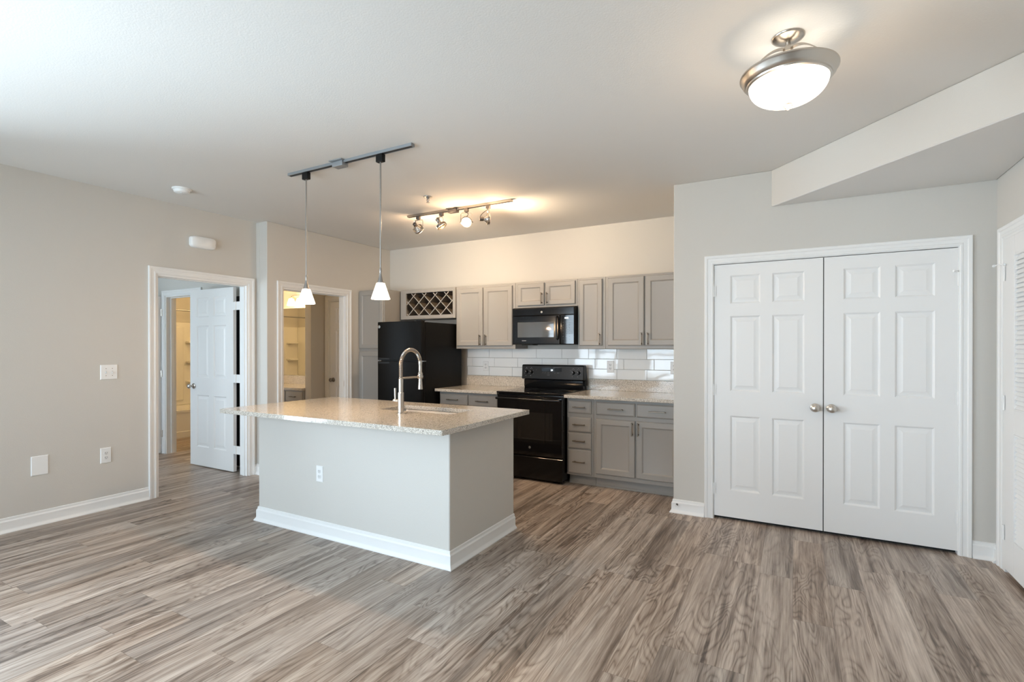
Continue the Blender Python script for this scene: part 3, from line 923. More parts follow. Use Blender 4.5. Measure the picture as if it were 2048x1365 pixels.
MB().lathe([(.004, -.050), (.016, -.051), (.016, -.053), (0, -.054)], c=SC, n=16, close=False).build('deflector', STEEL, p)
# spring door stop on the baseboard of the partition
p = thing('door_stop', (-.846, YC - .014, .072), 'small dark spring door stop on the baseboard at the partition end', 'door stop')
MB().tube([(-.846 + .004 * math.cos(k * .9), YC - .016 - k * .0012, .072 + .004 * math.sin(k * .9)) for k in range(28)], .0012, 5).build('spring', DSTEEL, p)
MB().tube([(-.846, YC - .049, .072), (-.846, YC - .060, .072)], .007, 12).build('tip', PLAST2, p)
MB().tube([(-.846, YC - .013, .072), (-.846, YC - .018, .072)], .009, 12).build('mount', DSTEEL, p)

# ------------------------------------------------------------------ island
IX0, IX1, IY0, IY1 = -3.741, -1.870, 2.585, 3.415
isl = thing('kitchen_island', ((IX0 + IX1) / 2, (IY0 + IY1) / 2, 0), 'pale grey painted kitchen island with white baseboard', 'kitchen island')
m = MB().prism([(IX0, IY0), (IX1, IY0), (IX1, IY1), (IX1 - .12, IY1), (IX1 - .12, IY0 + .12), (IX0 + .12, IY0 + .12), (IX0 + .12, IY1), (IX0, IY1)], 0, .876)
m.build('body', WALL, isl, bevel=.008, seg=3)
MB().sweep([(IX0, IY1, 0), (IX0, IY0, 0), (IX1, IY0, 0), (IX1, IY1, 0)][::-1], (0, 0, 1), BPROF).build('baseboard', TRIM, isl, angle=25)
m = MB().box(IX0 + .12, IX1 - .12, 3.38, 3.398, .10, .876).box(IX0 + .12, IX1 - .12, 3.33, 3.345, 0, .10)
m.build('cabinet_front', CAB, isl)
wq = (IX1 - IX0 - .24) / 4
for k in range(4):
    a = IX0 + .12 + k * wq + .008; b_ = a + wq - .016
    m = MB(); m.M = Matrix.Translation((a + b_, 3.398 * 2, 0)) @ Matrix.Rotation(PI, 4, 'Z')
    m.nest(a, b_, .13, .85, [(0, 3.398), (0, 3.384), (.006, 3.378), (.052, 3.378), (.058, 3.388), (.07, 3.388)])
    m.build('door', CAB, isl, angle=25)

ct = thing('island_countertop', (-2.80, 2.89, .877), 'large speckled beige granite island top with sink cutout', 'countertop')
CX_0, CX_1, CY_0, CY_1 = -3.865, -1.745, 2.340, 3.440
SX0, SX1, SY0, SY1 = -2.785, -2.110, 2.925, 3.235
# slab with rounded-rectangle cutout
def rrect(x0, x1, y0, y1, r, n=6):
    P = []
    for cx, cy, a0 in ((x1 - r, y1 - r, 0), (x0 + r, y1 - r, PI / 2), (x0 + r, y0 + r, PI), (x1 - r, y0 + r, 1.5 * PI)):
        for k in range(n + 1):
            a = a0 + PI / 2 * k / n; P.append((cx + r * math.cos(a), cy + r * math.sin(a)))
    return P


import bmesh
def slab_with_hole(outer, inner, z0, z1):
    bm = bmesh.new()
    vo = [bm.verts.new((x, y, z1)) for x, y in outer]; vi = [bm.verts.new((x, y, z1)) for x, y in inner]
    eo = [bm.edges.new((vo[i], vo[(i + 1) % len(vo)])) for i in range(len(vo))]
    ei = [bm.edges.new((vi[i], vi[(i + 1) % len(vi)])) for i in range(len(vi))]
    r = bmesh.ops.triangle_fill(bm, use_beauty=True, use_dissolve=False, edges=eo + ei)
    fs = [g for g in r['geom'] if isinstance(g, bmesh.types.BMFace)]
    ex = bmesh.ops.extrude_face_region(bm, geom=fs)
    for v in [g for g in ex['geom'] if isinstance(g, bmesh.types.BMVert)]: v.co.z = z0
    bmesh.ops.recalc_face_normals(bm, faces=bm.faces)
    bm.verts.index_update()
    V = [tuple(v.co) for v in bm.verts]; F = [tuple(v.index for v in f_.verts) for f_ in bm.faces]
    bm.free(); return V, F


V_, F_ = slab_with_hole(rrect(CX_0, CX_1, CY_0, CY_1, .012, 4), rrect(SX0, SX1, SY0, SY1, .035), .8765, .908)
MB().add(V_, F_).build('slab', GRAN, ct, bevel=.003, seg=2)
# undermount sink
sk = thing('kitchen_sink', (-2.45, 3.08, .876), 'stainless undermount sink in the island top', 'sink')
P1 = rrect(SX0 - .006, SX1 + .006, SY0 - .006, SY1 + .006, .040); n_ = len(P1)
def ringz(ins, z): return [(x, y, z) for x, y in rrect(SX0 - .006 + ins, SX1 + .006 - ins, SY0 - .006 + ins, SY1 + .006 - ins, .040)]
lv = [(-.018, .8760), (0, .8760), (.004, .872), (.010, .70), (.022, .682), (.045, .678)]
m = MB(); vs = [p_ for i_, z_ in lv for p_ in ringz(i_, z_)]
fs = [(i * n_ + k, i * n_ + (k + 1) % n_, (i + 1) * n_ + (k + 1) % n_, (i + 1) * n_ + k) for i in range(len(lv) - 1) for k in range(n_)] + [tuple(range((len(lv) - 1) * n_, len(lv) * n_))]
m.add(vs, fs); so = m.build('basin', STEEL, sk, angle=50)
so.modifiers.new('thick', 'SOLIDIFY').thickness = -.0015
MB().lathe([(.045, .0), (.045, .003), (.036, .0035), (.030, -.004), (0, -.005)], c=(-2.45, 3.08, .6785), close=False).build('drain', DSTEEL, sk)
# spring-neck faucet
FX, FY, FZ = -2.452, 2.800, .908
fa = thing('kitchen_faucet', (FX, FY, FZ), 'brushed nickel spring-neck kitchen faucet on the island', 'faucet')
MB().lathe([(.0265, 0), (.0265, .006), (.0215, .008), (.0215, .150), (.0195, .152), (.0, .152)], c=(FX, FY, FZ), close=False).build('base', FAUC, fa)
MB().lathe([(.0165, .150), (.0165, .245), (.0155, .250), (.0135, .252), (.0, .252)], c=(FX, FY, FZ), close=False).build('stem', FAUC, fa)
arc = []
RA = .1085; ztop = 1.375 - .012
for k in range(8): arc.append((FX, FY, FZ + .245 + (ztop - RA - FZ - .245) * k / 7))
for k in range(1, 25):
    a = PI - PI * .98 * k / 24; arc.append((FX, FY + RA + RA * math.cos(a), ztop - RA + RA * 1.0 * math.sin(a)))
hose_end = arc[-1]
MB().tube(arc, .0085, 12).build('hose', DSTEEL, fa)
# coil spring around the hose
def along(path, s):
    L = [0]
    for i in range(1, len(path)): L.append(L[-1] + (Vector(path[i]) - Vector(path[i - 1])).length)
    d_ = s * L[-1]
    for i in range(1, len(path)):
        if d_ <= L[i] + 1e-9:
            u = (d_ - L[i - 1]) / max(1e-9, L[i] - L[i - 1]); a, b_ = Vector(path[i - 1]), Vector(path[i])
            return a.lerp(b_, u), (b_ - a).normalized()
    return Vector(path[-1]), (Vector(path[-1]) - Vector(path[-2])).normalized()
turns = 58; pts = []
for k in range(turns * 10 + 1):
    s_ = k / (turns * 10); c_, t_ = along(arc, s_)
    e1 = Vector((1, 0, 0)); e2 = t_.cross(e1)
    a = 2 * PI * k / 10; pts.append(c_ + (e1 * math.cos(a) + e2 * math.sin(a)) * .0120)
MB().tube(pts, .0024, 6).build('spring', FAUC, fa)
hx_, hy_, hz_ = hose_end
MB().lathe([(.0145, .0), (.0150, -.02), (.0130, -.03), (.0125, -.085), (.0175, -.095), (.0175, -.115), (.013, -.118), (.0135, -.150), (.0175, -.205), (.018, -.215), (.015, -.217), (0, -.217)][0:], c=(hx_, hy_, 1.282), close=True).build('spray_head', FAUC, fa)
m = MB(); m.tube([(FX, FY, 1.160), (FX, FY + .2145, 1.160)], .0072, 12).lathe([(.0195, -.012), (.0215, -.008), (.0215, .008), (.0195, .012)], c=(FX, FY + .2160, 1.160))
m.build('holder_arm', FAUC, fa, bevel=0)
m = MB(); m.tube([(FX - .018, FY, FZ + .088), (FX - .060, FY, FZ + .088)], .0135, 16).tube([(FX - .060, FY, FZ + .088), (FX - .064, FY, FZ + .088)], .0145, 16)
hd = m.build('handle', FAUC, fa)
MB().tube([(FX - .052, FY, FZ + .092), (FX - .054, FY, FZ + .180)], [.0072, .0085], 12).build('lever', FAUC, hd)

# ------------------------------------------------------------------ refrigerator
RX0, RX1, RF = -4.283, -3.622, 4.473
fr = thing('refrigerator', ((RX0 + RX1) / 2, 4.86, 0), 'black top-freezer refrigerator beside the pantry', 'refrigerator')
boxo('body', FRIDGEM, fr, RX0 + .004, RX1, RF + .078, 5.262, .02, 1.668, bevel=.006)
boxo('toe_grille', BLACKP, fr, RX0 + .01, RX1 - .01, RF + .09, RF + .12, 0, .055)


def fridge_door(z0, z1, nm):
    m = MB()
    prof = [(RX0, RF + .062), (RX0, RF + .016), (RX0 + .012, RF + .004), (RX0 + .05, RF - .002), ((RX0 + RX1) / 2, RF - .007), (RX1 - .05, RF - .002), (RX1 - .012, RF + .004), (RX1, RF + .016), (RX1, RF + .062)]
    m.prism(prof, z0, z1)
    return m.build(nm, FRIDGEM, fr, bevel=.004, seg=3)


fd = fridge_door(1.232, 1.678, 'freezer_door'); rd = fridge_door(.065, 1.220, 'fridge_door')
MB().box(RX0 + .01, RX1 - .012, RF + .060, RF + .080, .075, 1.665).build('gasket', SLOT, fr)
for dd, z0, z1 in ((fd, 1.236, 1.262), (rd, 1.190, 1.216)):
    MB().box(RX0 + .03, RX0 + .20, RF - .005, RF + .004, z0, z1).build('handle', BLACKP, dd, bevel=.004)
MB().lathe([(.0, .0), (.019, .0), (.019, .003), (.016, .0045), (0, .0045)], M=Matrix.Translation((RX0 + .036, RF + .001, 1.622)) @ Matrix.Rotation(PI / 2, 4, 'X'), close=False).build('badge', STEEL, fd)


def lettering(txt, size, loc, parent, mat, name='lettering', rz=0, italic=.0, ext=.0004):
    cu = bpy.data.curves.new(name, 'FONT'); cu.body = txt; cu.size = size; cu.align_x = 'CENTER'; cu.align_y = 'CENTER'
    cu.extrude = ext; cu.shear = italic; cu.materials.append(mat)
    o = bpy.data.objects.new(name, cu); COL.objects.link(o)
    o.parent = parent; org = Vector(ORG[parent.name]); o.location = Vector(loc) - org
    o.rotation_euler = (PI / 2, 0, rz)
    me = bpy.data.meshes.new_from_object(o)
    q = bpy.data.objects.new('tmp', me); COL.objects.link(q); q.parent = parent; q.location = o.location; q.rotation_euler = o.rotation_euler
    bpy.data.objects.remove(o); q.name = name
    ORG[q.name] = tuple(org)
    return q


lettering('GE', .018, (RX0 + .036, RF - .0040, 1.622), fd, DSTEEL, italic=.3)
m = MB().box(RX1 - .09, RX1 - .02, RF + .02, RF + .10, 1.679, 1.690); m.build('hinge_cover', BLACKP, fr, bevel=.003)
MB().box(RX1 - .03, RX1 + .001, RF + .045, RF + .085, 1.222, 1.230).build('hinge', STEEL, fr)
MB().box(RX0 - .003, RX0 + .015, RF + .02, RF + .03, 1.222, 1.230).build('hinge', STEEL, fr)

# ------------------------------------------------------------------ range
GX0, GX1, GF = -2.772, -2.014, 4.690
rg = thing('electric_range', ((GX0 + GX1) / 2, 5.0, 0), 'black freestanding electric range under the microwave', 'stove')
boxo('body', BLACK, rg, GX0 + .003, GX1 - .003, GF + .03, 5.40, .03, .898, bevel=.003)
for x_ in (GX0 + .05, GX1 - .05):
    for y_ in (GF + .08, 5.34): MB().lathe([(.018, 0), (.018, .03)], c=(x_, y_, 0), n=12).build('foot', BLACKP, rg)
ck = boxo('cooktop', BGLASS, rg, GX0, GX1, GF - .012, 5.30, .898, .916, bevel=.004)
RINGM = M_simple('burner_ring_print', (.05, .05, .052), .15)
for x_, y_, r_ in ((GX0 + .20, GF + .17, .10), (GX1 - .20, GF + .17, .115), (GX0 + .20, GF + .44, .075), (GX1 - .20, GF + .44, .085)):
    MB().lathe([(r_, .9161), (r_, .9165), (r_ - .003, .9165), (r_ - .003, .9161)], c=(x_, y_, 0), n=48, close=False).build('burner_ring', RINGM, ck)
dr = MB(); dr.nest(GX0 + .002, GX1 - .002, .272, .884, [(0, GF + .03), (0, GF + .004), (.006, GF), (.165, GF)], cap=False)
dr.nest(GX0 + .167, GX1 - .167, .437, .719, [(0, GF), (.004, GF + .003)])
dr = MB(); dr.nest(GX0 + .002, GX1 - .002, .272, .884, [(0, GF + .029), (0, GF + .004), (.006, GF)]); dr.nest(GX0 + .002, GX1 - .002, .272, .884, [(0, GF + .029)])
od = dr.build('oven_door', BGLASS, rg, angle=25)
m = MB(); wx0, wx1, wz0, wz1 = -2.645, -2.120, .430, .712
m.nest(wx0, wx1, wz0, wz1, [(0, GF - .0002), (0, GF - .0012), (.004, GF - .0012), (.005, GF - .0004)])
m.build('window', M_simple('oven_window_glass', (.012, .011, .010), .03, spec=.9), od, angle=20)
m = MB(); hz = .846
prof = []
m.tube([(GX0 + .012, GF - .046, hz), (GX0 + .2, GF - .050, hz), (GX1 - .2, GF - .050, hz), (GX1 - .012, GF - .046, hz)], .0135, 16)
for x_ in (GX0 + .03, GX1 - .03): m.box(x_ - .014, x_ + .014, GF - .046, GF + .001, hz - .011, hz + .011)
m.build('handle', BLACK, od, bevel=.003)
m = MB(); m.nest(GX0 + .002, GX1 - .002, .030, .252, [(0, GF + .029), (0, GF + .0015), (.0015, GF), ]); m.nest(GX0 + .002, GX1 - .002, .030, .252, [(0, GF + .029)])
m.build('storage_drawer', BLACK, rg, angle=25)
bd = MB().lathe([(.0, .0), (.013, .0), (.013, .002), (.011, .003), (0, .003)], M=Matrix.Translation((-2.381, GF, .349)) @ Matrix.Rotation(PI / 2, 4, 'X'), close=False).build('badge', STEEL, od)
lettering('GE', .012, (-2.381, GF - .0032, .349), od, DSTEEL, italic=.3)
# back panel: lower curved splash and slanted control panel
m = MB(); prof = [(5.300, .914), (5.292, .935), (5.290, 1.010), (5.400, 1.010), (5.400, .914)]
MX = Matrix(((0, 0, 1, 0), (1, 0, 0, 0), (0, 1, 0, 0), (0, 0, 0, 1)))   # prism xy -> world yz
m.prism(prof, GX0 + .014, GX1 - .014, MX); m.build('lower_splash', BLACK, rg, bevel=.003, angle=30)
m = MB(); prof = [(5.262, 1.018), (5.272, 1.172), (5.285, 1.182), (5.345, 1.182), (5.395, 1.010), (5.395, .95), (5.33, .95), (5.33, 1.010)]
m.prism(prof, GX0 - .003, GX1 + .003, MX); cp = m.build('control_panel', M_simple('black_control_panel', (.008, .008, .008), .32, spec=.2), rg, bevel=.006, seg=3, angle=30)
sl = math.atan2(.010, .154)


def on_panel(x, z, out=0.0): return (x, 5.262 + (z - 1.018) / .154 * .010 - out, z)


for x_ in (-2.714, -2.652, -2.134, -2.072):
    q = on_panel(x_, 1.098)
    kb = MB().lathe([(.0, .0), (.0205, .0), (.0205, .004), (.0175, .008), (.016, .024), (.0145, .027), (0, .027)], M=Matrix.Translation(q) @ Matrix.Rotation(PI / 2 - sl, 4, 'X'), n=24, close=False).build('knob', BLACKP, cp, angle=50)
    MB().box(x_ - .0016, x_ + .0016, q[1] - .0285, q[1] - .026, 1.100, 1.112).build('pointer', WHITEMARK, kb)
    q2 = on_panel(x_, 1.140, .0004); m = MB()
    for dx, dz in ((-.010, .0), (.010, .0), (-.024, -.020), (.024, -.020), (-.024, -.055), (.024, -.055)):
        q3 = on_panel(x_ + dx, 1.136 + dz, .0006); m.box(q3[0] - .0022, q3[0] + .0022, q3[1] - .0002, q3[1] + .0006, q3[2] - .0010, q3[2] + .0010)
    m.build('knob_ticks', WHITEMARK, cp)  # small printed tick marks around the knob
    lettering('HI', .007, on_panel(x_, 1.146, .0008), cp, WHITEMARK); lettering('OFF', .0055, on_panel(x_ - .008, 1.054, .0008), cp, WHITEMARK)
q = on_panel(-2.385, 1.124); dsp = MB().box(-2.52, -2.275, q[1] - .0012, q[1] + .006, 1.078, 1.150).build('display', BGLASS, cp)
lettering('24', .026, (-2.393, q[1] - .0022, 1.122), dsp, DIGIT)
m = MB()
for (x_, z_, w_) in ((-2.495, 1.142, .040), (-2.505, 1.092, .010), (-2.475, 1.092, .012), (-2.437, 1.090, .012), (-2.325, 1.152, .095), (-2.355, 1.090, .010), (-2.315, 1.092, .026), (-2.435, 1.066, .030), (-2.588, 1.124, .008), (-2.168, 1.124, .008)):
    q = on_panel(x_, z_, .0016); m.box(x_ - w_ / 2, x_ + w_ / 2, q[1] - .0003, q[1] + .0004, z_ - .0012, z_ + .0012)
m.build('key_markings', M_simple('dim_grey_marking', (.16, .16, .16), .5), cp)

# ------------------------------------------------------------------ microwave
MX0, MX1, MF = -2.775, -2.026, 5.030
mw = thing('microwave', ((MX0 + MX1) / 2, YB, 1.410), 'black over-the-range microwave with grey window', 'microwave')
boxo('body', BLACKP, mw, MX0, MX1, MF + .025, YB2 - .012, 1.412, 1.822, bevel=.003)
m = MB(); m.nest(MX0, MX1, 1.732, 1.816, [(0, MF + .024), (0, MF + .006), (.006, MF)]); m.nest(MX0, MX1, 1.732, 1.816, [(0, MF + .024)])
vt = m.build('vent_band', BLACK, mw, angle=25)
m = MB()
for k in range(24): m.box(MX0 + .03 + k * .029, MX0 + .052 + k * .029, MF - .0006, MF + .001, 1.806, 1.808)
m.build('vent_slots', SLOT, vt)
MB().lathe([(.0, .0), (.0125, .0), (.0125, .002), (.011, .003), (0, .003)], M=Matrix.Translation((-2.408, MF, 1.767)) @ Matrix.Rotation(PI / 2, 4, 'X'), close=False).build('badge', STEEL, vt)
lettering('GE', .012, (-2.408, MF - .0032, 1.767), vt, DSTEEL, italic=.3)
m = MB(); m.nest(MX0, -2.192, 1.414, 1.730, [(0, MF + .024), (0, MF + .006), (.006, MF)]); m.nest(MX0, -2.192, 1.414, 1.730, [(0, MF + .024)])
md = m.build('door', BLACK, mw, angle=25)
m = MB(); m.nest(-2.705, -2.262, 1.492, 1.660, [(0, MF - .0002), (0, MF - .0012), (.002, MF - .0014)]); m.build('window', GGLASS, md, angle=20)
m = MB(); m.tube([(-2.218, MF + .002, 1.712), (-2.218, MF - .030, 1.700), (-2.218, MF - .034, 1.600), (-2.218, MF - .030, 1.480), (-2.218, MF + .002, 1.468)], .0105, 12)
m.build('handle', BLACK, md)

MB().box(-2.650, -2.598, MF - .0008, MF - .0002, 1.4535, 1.4565).build('door_marking', WHITEMARK, md)
m = MB(); m.nest(-2.189, MX1, 1.414, 1.730, [(0, MF + .024), (0, MF + .006), (.006, MF)]); m.nest(-2.189, MX1, 1.414, 1.730, [(0, MF + .024)])
mc = m.build('control_panel', BGLASS, mw, angle=25)
MB().box(-2.135, -2.095, MF - .0008, MF - .0001, 1.688, 1.702).build('display', DIGIT, mc)
m = MB()
for r_ in range(7):
    for c_ in range(3): m.box(-2.158 + c_ * .036, -2.146 + c_ * .036, MF - .0008, MF - .0001, 1.648 - r_ * .030, 1.650 - r_ * .030)
m.build('key_markings', MATS['dim_grey_marking'], mc)
boxo('underside_lamp', SLOT, mw, MX0 + .06, MX0 + .20, 5.15, 5.28, 1.404, 1.4135)

# ------------------------------------------------------------------ pendants on their track
TY = 2.655
tr = thing('pendant_track', (-2.84, TY, CZ), 'silver ceiling track carrying the two glass pendants', 'track')


def track(parent, x0, x1, y, mat, sl):
    m = MB()
    m.box(x0, x1, y - .0175, y + .0175, CZ - .006, CZ).box(x0, x1, y - .0175, y - .0120, CZ - .020, CZ - .006).box(x0, x1, y + .0120, y + .0175, CZ - .020, CZ - .006)
    m.build('rail', mat, parent)
    MB().box(x0, x1, y - .0118, y + .0118, CZ - .0188, CZ - .0062).build('slot', sl, parent)
    for a, b_ in ((x0 - .006, x0), (x1, x1 + .006)): MB().box(a, b_, y - .0185, y + .0185, CZ - .021, CZ).build('end_cap', mat, parent, bevel=.002)


track(tr, -3.450, -2.225, TY, SILV, SLOT)
MB().box(-2.965, -2.835, TY - .052, TY + .052, CZ - .006, CZ).box(-2.952, -2.848, TY - .030, TY + .030, CZ - .042, CZ - .006).build('power_canopy', SILV, tr, bevel=.003)


def pendant(x, label):
    p = thing('pendant_light', (x, TY, CZ), label, 'pendant lamp', 'glass cone pendants over the island')
    MB().box(x - .030, x + .030, TY - .017, TY + .017, CZ - .075, CZ - .0205).build('track_adapter', BLACKP, p, bevel=.004)
    MB().lathe([(.0055, 1.925), (.0055, CZ - .074)], c=(x, TY, 0), n=12).build('rod', NICKD, p)
    MB().lathe([(.0055, 1.935), (.0085, 1.930), (.0085, 1.905), (.007, 1.900), (.009, 1.885), (.018, 1.845), (.0235, 1.832), (.0235, 1.826), (0, 1.826)], c=(x, TY, 0), n=20).build('socket', NICKD, p)
    MB().lathe([(.0225, 1.828), (.029, 1.826), (.0635, 1.722), (.0645, 1.716), (.0605, 1.716), (.0595, 1.722), (.026, 1.822)], c=(x, TY, 0), n=40, close=False).build('glass_shade', GLOW, p, angle=50)
    MB().lathe([(.0, 1.812), (.012, 1.808), (.016, 1.785), (.010, 1.765), (0, 1.760)], c=(x, TY, 0), n=14, close=False).build('bulb', LAMPON, p)
    point('pendant_bulb_light', (x, TY, 1.70), 13, (1.0, .66, .38), .03)
    return p


pendant(-3.264, 'white glass cone pendant over the island nearer the bedroom doorway')
pendant(-2.507, 'white glass cone pendant over the island nearer the range')

# ------------------------------------------------------------------ kitchen spotlight track
KY = 4.092
tr = thing('spotlight_track', (-2.87, KY, CZ), 'long nickel ceiling track carrying four kitchen spotlights', 'track')
track(tr, -3.478, -2.262, KY, FAUC, SLOT)
MB().box(-2.975, -2.855, KY - .045, KY + .045, CZ - .006, CZ).box(-2.965, -2.865, KY - .028, KY + .028, CZ - .040, CZ - .006).build('power_canopy', DSTEEL, tr, bevel=.003)


def spotlight(x, aim, label, lit, power, ang, spill=5.0):
    """gimbal-ring spotlight: yoke hangs from the adapter, lamp faces along aim"""
    p = thing('track_spotlight', (x, KY, CZ), label, 'spotlight', 'gimbal spotlights on the kitchen track')
    MB().box(x - .019, x + .019, KY - .015, KY + .015, CZ - .052, CZ - .0205).lathe([(.012, CZ - .060), (.012, CZ - .050)], c=(x, KY, 0), n=14).build('track_adapter', DSTEEL, p, bevel=.002)
    A = Vector(aim).normalized(); c = Vector((x, KY, CZ - .150))
    h = Vector((A.x, A.y, 0)); h = h.normalized() if h.length > .05 else Vector((0, -1, 0))
    sd = Vector((0, 0, 1)).cross(h).normalized()       # yoke spreads sideways of the aim
    Wd = .056
    top = Vector((x, KY, CZ - .060))
    pts = [c + sd * Wd, c + sd * Wd + Vector((0, 0, .075)), top + sd * (Wd - .012) - Vector((0, 0, .001)), top - sd * (Wd - .012) - Vector((0, 0, .001)), c - sd * Wd + Vector((0, 0, .075)), c - sd * Wd]
    MB().tube(pts, .0032, 8).build('yoke', NICK, p)
    q = A.to_track_quat('Z', 'Y').to_matrix().to_4x4()
    Mx = Matrix.Translation(c) @ q
    rg_ = MB().lathe([(.052, -.012), (.054, -.010), (.054, .012), (.052, .014), (.047, .014), (.047, -.012), (.052, -.012)], M=Mx, n=36, close=False).build('ring', DSTEEL if not lit else NICK, p)
    MB().lathe([(.0, -.082), (.017, -.082), (.020, -.078), (.020, -.048), (.018, -.044), (.0, -.044)], M=Mx, n=24, close=False).build('socket', DSTEEL, p)
    lp = MB().lathe([(.012, -.046), (.016, -.040), (.030, -.022), (.043, -.004), (.046, .004), (.045, .004), (.042, -.003)], M=Mx, n=32, close=False).build('lamp_reflector', REFL if lit != 2 else GLOW, p, angle=60)
    MB().lathe([(.0, .006), (.045, .004)], M=Mx, n=32, close=False).build('lamp_face', LAMPON if lit else LENS, lp)
    for s_ in (-1, 1): MB().tube([c + sd * s_ * (Wd - .004), c + sd * s_ * (Wd + .008)], .006, 10).build('pivot_knob', DSTEEL, p)
    s0 = Mx @ Vector((0, 0, -.080))
    e = Vector((x, KY, CZ - .056)); cp_ = []
    for k in range(11):
        u = k / 10; b_ = e.lerp(s0, u); cp_.append(b_ + sd * (.012 * math.sin(u * 2 * PI)) - h * .018 * math.sin(u * PI))
    MB().tube(cp_, .0028, 6).build('cable', CABLE, p)
    if power:
        point('spotlight_spill', Mx @ Vector((0, 0, .05)), spill, (1.0, .66, .38), .04)
        spot('spotlight_beam', Mx @ Vector((0, 0, .02)), Mx @ Vector((0, 0, 1)), power, ang, 1.0, (1.0, .76, .50), .035)
    return p


spotlight(-3.350, (-.05, .80, -.45), 'track spotlight aimed down at the wall cabinets, first from the wine rack side', 1, 34, 150)
spotlight(-3.060, (.50, .16, -.80), 'unlit-looking dark ringed track spotlight beside the power canopy', 0, 20, 66)
spotlight(-2.760, (.30, -.62, -.55), 'glowing track spotlight facing out over the island', 1, 30, 110)
spotlight(-2.515, (.72, .58, .02), 'track spotlight at the track end turned sideways towards the closet wall', 1, 29, 125)

# ------------------------------------------------------------------ semi-flush ceiling lamp
LX, LY = -.022, 2.541
p = thing('ceiling_lamp', (LX, LY, CZ), 'brushed nickel semi-flush ceiling lamp with lit glass bowl', 'ceiling lamp')
c0 = (LX, LY, 0)
MB().lathe([(.066, CZ), (.066, CZ - .004), (.060, CZ - .010), (.040, CZ - .020), (.022, CZ - .024), (0, CZ - .024)], c=c0, n=36, close=False).build('canopy', FAUC, p, angle=50)
MB().lathe([(.009, CZ - .024), (.009, CZ - .045), (.020, CZ - .048), (.020, CZ - .066), (.010, CZ - .070), (.007, CZ - .072), (.007, 2.565)], c=c0, n=24).build('stem', FAUC, p)
for k in range(3):
    a = math.radians(85 + 120 * k); dx, dy = math.cos(a), math.sin(a); pts = []
    for i in range(13):
        u = i / 12; r_ = .018 + .148 * u; z_ = 2.690 + .010 * math.sin(u * PI) - .105 * u ** 1.5
        pts.append((LX + dx * r_, LY + dy * r_, z_))
    m = MB()
    w_ = .009; vs = []
    for q in pts:
        for s_, t_ in ((-1, 0), (1, 0), (1, 1), (-1, 1)): vs.append((q[0] - dy * s_ * w_, q[1] + dx * s_ * w_, q[2] - t_ * .006))
    fs = [(i * 4 + j, i * 4 + (j + 1) % 4, (i + 1) * 4 + (j + 1) % 4, (i + 1) * 4 + j) for i in range(12) for j in range(4)] + [(0, 1, 2, 3), (48, 49, 50, 51)]
    m.add(vs, fs); m.build('arm', FAUC, p)
MB().lathe([(.160, 2.584), (.188, 2.586), (.1935, 2.583), (.1935, 2.577), (.188, 2.572), (.182, 2.556), (.172, 2.545), (.168, 2.543), (.166, 2.537), (.158, 2.534), (.155, 2.540), (.160, 2.584)], c=c0, n=72, close=False).build('ring', NICK, p, angle=40)
bp = [(.157, 2.560), (.157, 2.536)]
for k in range(1, 15):
    a = k / 14 * PI / 2; bp.append((.157 * math.cos(a) if k < 14 else 0.0, 2.536 - .092 * math.sin(a)))
MB().lathe(bp, c=c0, n=64, close=False).build('glass_bowl', GLOWBIG, p, angle=60)
MB().lathe([(.0, 2.447), (.020, 2.446), (.019, 2.439), (.014, 2.437), (.014, 2.431), (.009, 2.427), (.005, 2.421), (0, 2.419)], c=c0, n=24, close=False).build('finial', FAUC, p)
for k in range(2):
    a = math.radians(70 + 180 * k); q = (LX + .065 * math.cos(a), LY + .065 * math.sin(a), 2.575)
    MB().lathe([(0, -.02), (.014, -.016), (.02, 0), (.014, .02), (0, .026)], c=q, n=16, close=False).build('bulb', GLOW, p)
    point('ceiling_lamp_bulb', (q[0], q[1], 2.590), 0.22, (1.0, .74, .50), .016)
point('ceiling_lamp_bowl_light', (LX, LY, 2.38), 6.0, (1.0, .72, .45), .12)

# ------------------------------------------------------------------ bathroom
p = thing('bathtub', (-8.55, 4.5, 0), 'white bathtub seen through the bedroom bathroom doorway', 'bathtub')
m = MB(); m.add([(-8.15, 3.76, 0), (-8.15, 5.40, 0), (-8.15, 5.40, .40), (-8.15, 3.76, .40), (-8.99, 3.76, 0), (-8.99, 5.40, 0), (-8.99, 5.40, .40), (-8.99, 3.76, .40)], [(0, 1, 2, 3), (1, 5, 6, 2), (5, 4, 7, 6), (4, 0, 3, 7), (0, 4, 5, 1)])
V2, F2 = slab_with_hole([(-8.99, 3.76), (-8.14, 3.76), (-8.14, 5.40), (-8.99, 5.40)], rrect(-8.90, -8.24, 3.86, 5.30, .12), .385, .42)
m.add(V2, F2)
V3 = [(x, y, z) for z, i_ in ((.40, 0), (.10, .08)) for x, y in rrect(-8.90 + i_, -8.24 - i_, 3.86 + i_, 5.30 - i_, .10)]; k_ = len(V3) // 2
m.add(V3, [(k, (k + 1) % k_, k_ + (k + 1) % k_, k_ + k) for k in range(k_)] + [tuple(range(k_, 2 * k_))])
m.build('tub', TUBM, p)
MB().box(-8.150, -8.138, 3.76, 5.40, .0, .10).build('skirt', TUBM, p, bevel=.004)
p = thing('shower_surround', (-8.99, 4.5, .42), 'cream moulded shower surround with corner shelves above the bathtub', 'shower surround')
m = MB().box(-8.998, -8.975, 3.76, 5.42, .42, 1.80).box(-8.975, -8.15, 5.395, 5.425, .42, 1.80).box(-8.975, -8.15, 3.745, 3.77, .42, 1.80)
m.box(-8.975, -8.950, 4.06, 4.82, .50, 1.72).box(-8.975, -8.950, 5.12, 5.36, .50, 1.72)
m.build('panel', TUBM, p, bevel=.01)
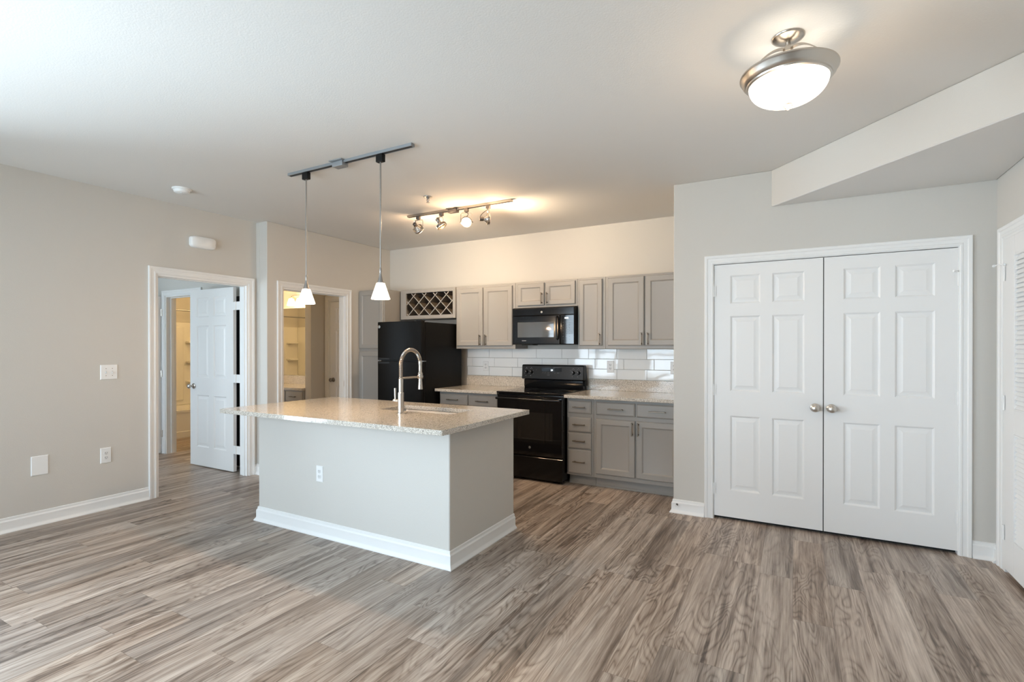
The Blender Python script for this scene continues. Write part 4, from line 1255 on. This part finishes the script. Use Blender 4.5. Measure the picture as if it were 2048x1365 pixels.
for z in (.79, 1.12, 1.455):
    MB().box(-8.975, -8.86, 3.83, 4.03, z, z + .03).build('shelf', TUBM, p, bevel=.008)
    MB().box(-8.975, -8.86, 4.86, 5.08, z, z + .03).build('shelf', TUBM, p, bevel=.008)
p = thing('shower_rod', (-8.2, 4.58, 1.95), 'straight chrome shower rod over the bathtub', 'shower rod')
MB().tube([(-8.2, 3.745, 1.95), (-8.2, 5.425, 1.95)], .0127, 14).build('rod', STEEL, p)
for y in (3.748, 5.422): MB().tube([(-8.2, y - .004, 1.95), (-8.2, y + .004, 1.95)], .03, 18).build('flange', STEEL, p)

vn = thing('bathroom_vanity', (-6.9, YB, 0), 'grey bathroom vanity cabinet under the mirror', 'cabinet')
boxo('body', CAB, vn, -7.70, -6.082, 4.90, YB2, .08, .766, bevel=.001)
for a, b_ in ((-7.68, -7.30), (-7.28, -6.90), (-6.88, -6.47)): cab_door(vn, a, b_, .12, .75, 4.90)
cab_drawer(vn, -6.455, -6.10, .60, .75, 4.90, hl=.12); cab_drawer(vn, -6.455, -6.10, .42, .585, 4.90, hl=.12)
vc = thing('vanity_countertop', (-6.9, YB, .767), 'speckled granite vanity top with upstand in the bathroom', 'countertop')
boxo('slab', GRAN, vc, -7.72, -6.080, 4.875, YB2, .767, .800, bevel=.002)
boxo('upstand', GRAN, vc, -7.72, -6.080, YB2 - .02, YB2, .800, .935, bevel=.002)
mi = thing('vanity_mirror', (-6.9, YB, .94), 'frameless wall mirror over the bathroom vanity', 'mirror')
boxo('mirror_glass', MIRR, mi, -7.70, -6.10, YB2 - .006, YB2, .937, 2.005)
vl = thing('vanity_light', (-6.75, YB, 2.15), 'lit glass vanity light over the bathroom mirror', 'wall lamp')
MB().box(-7.02, -6.42, YB2 - .02, YB2, 2.12, 2.20).tube([(-6.90, 5.33, 2.185), (-6.44, 5.33, 2.185)], .008, 8).build('bar', NICK, vl, bevel=.003)
for x_ in (-6.86, -6.67, -6.48):
    MB().tube([(x_, YB2 - .02, 2.16), (x_, 5.33, 2.185), (x_, 5.30, 2.155)], .007, 8).build('arm', NICK, vl)
    MB().lathe([(.026, 2.145), (.036, 2.14), (.058, 2.075), (.066, 2.035), (.062, 2.035), (.054, 2.075), (.032, 2.138)], c=(x_, 5.30, 0), n=28, close=False).build('glass_shade', GLOW, vl, angle=50)
point('vanity_bulbs', (-6.75, 5.15, 2.02), 20, (1.0, .66, .30), .10)
point('tub_side_glow', (-7.7, 4.6, 2.45), 13, (1.0, .66, .28), .12)
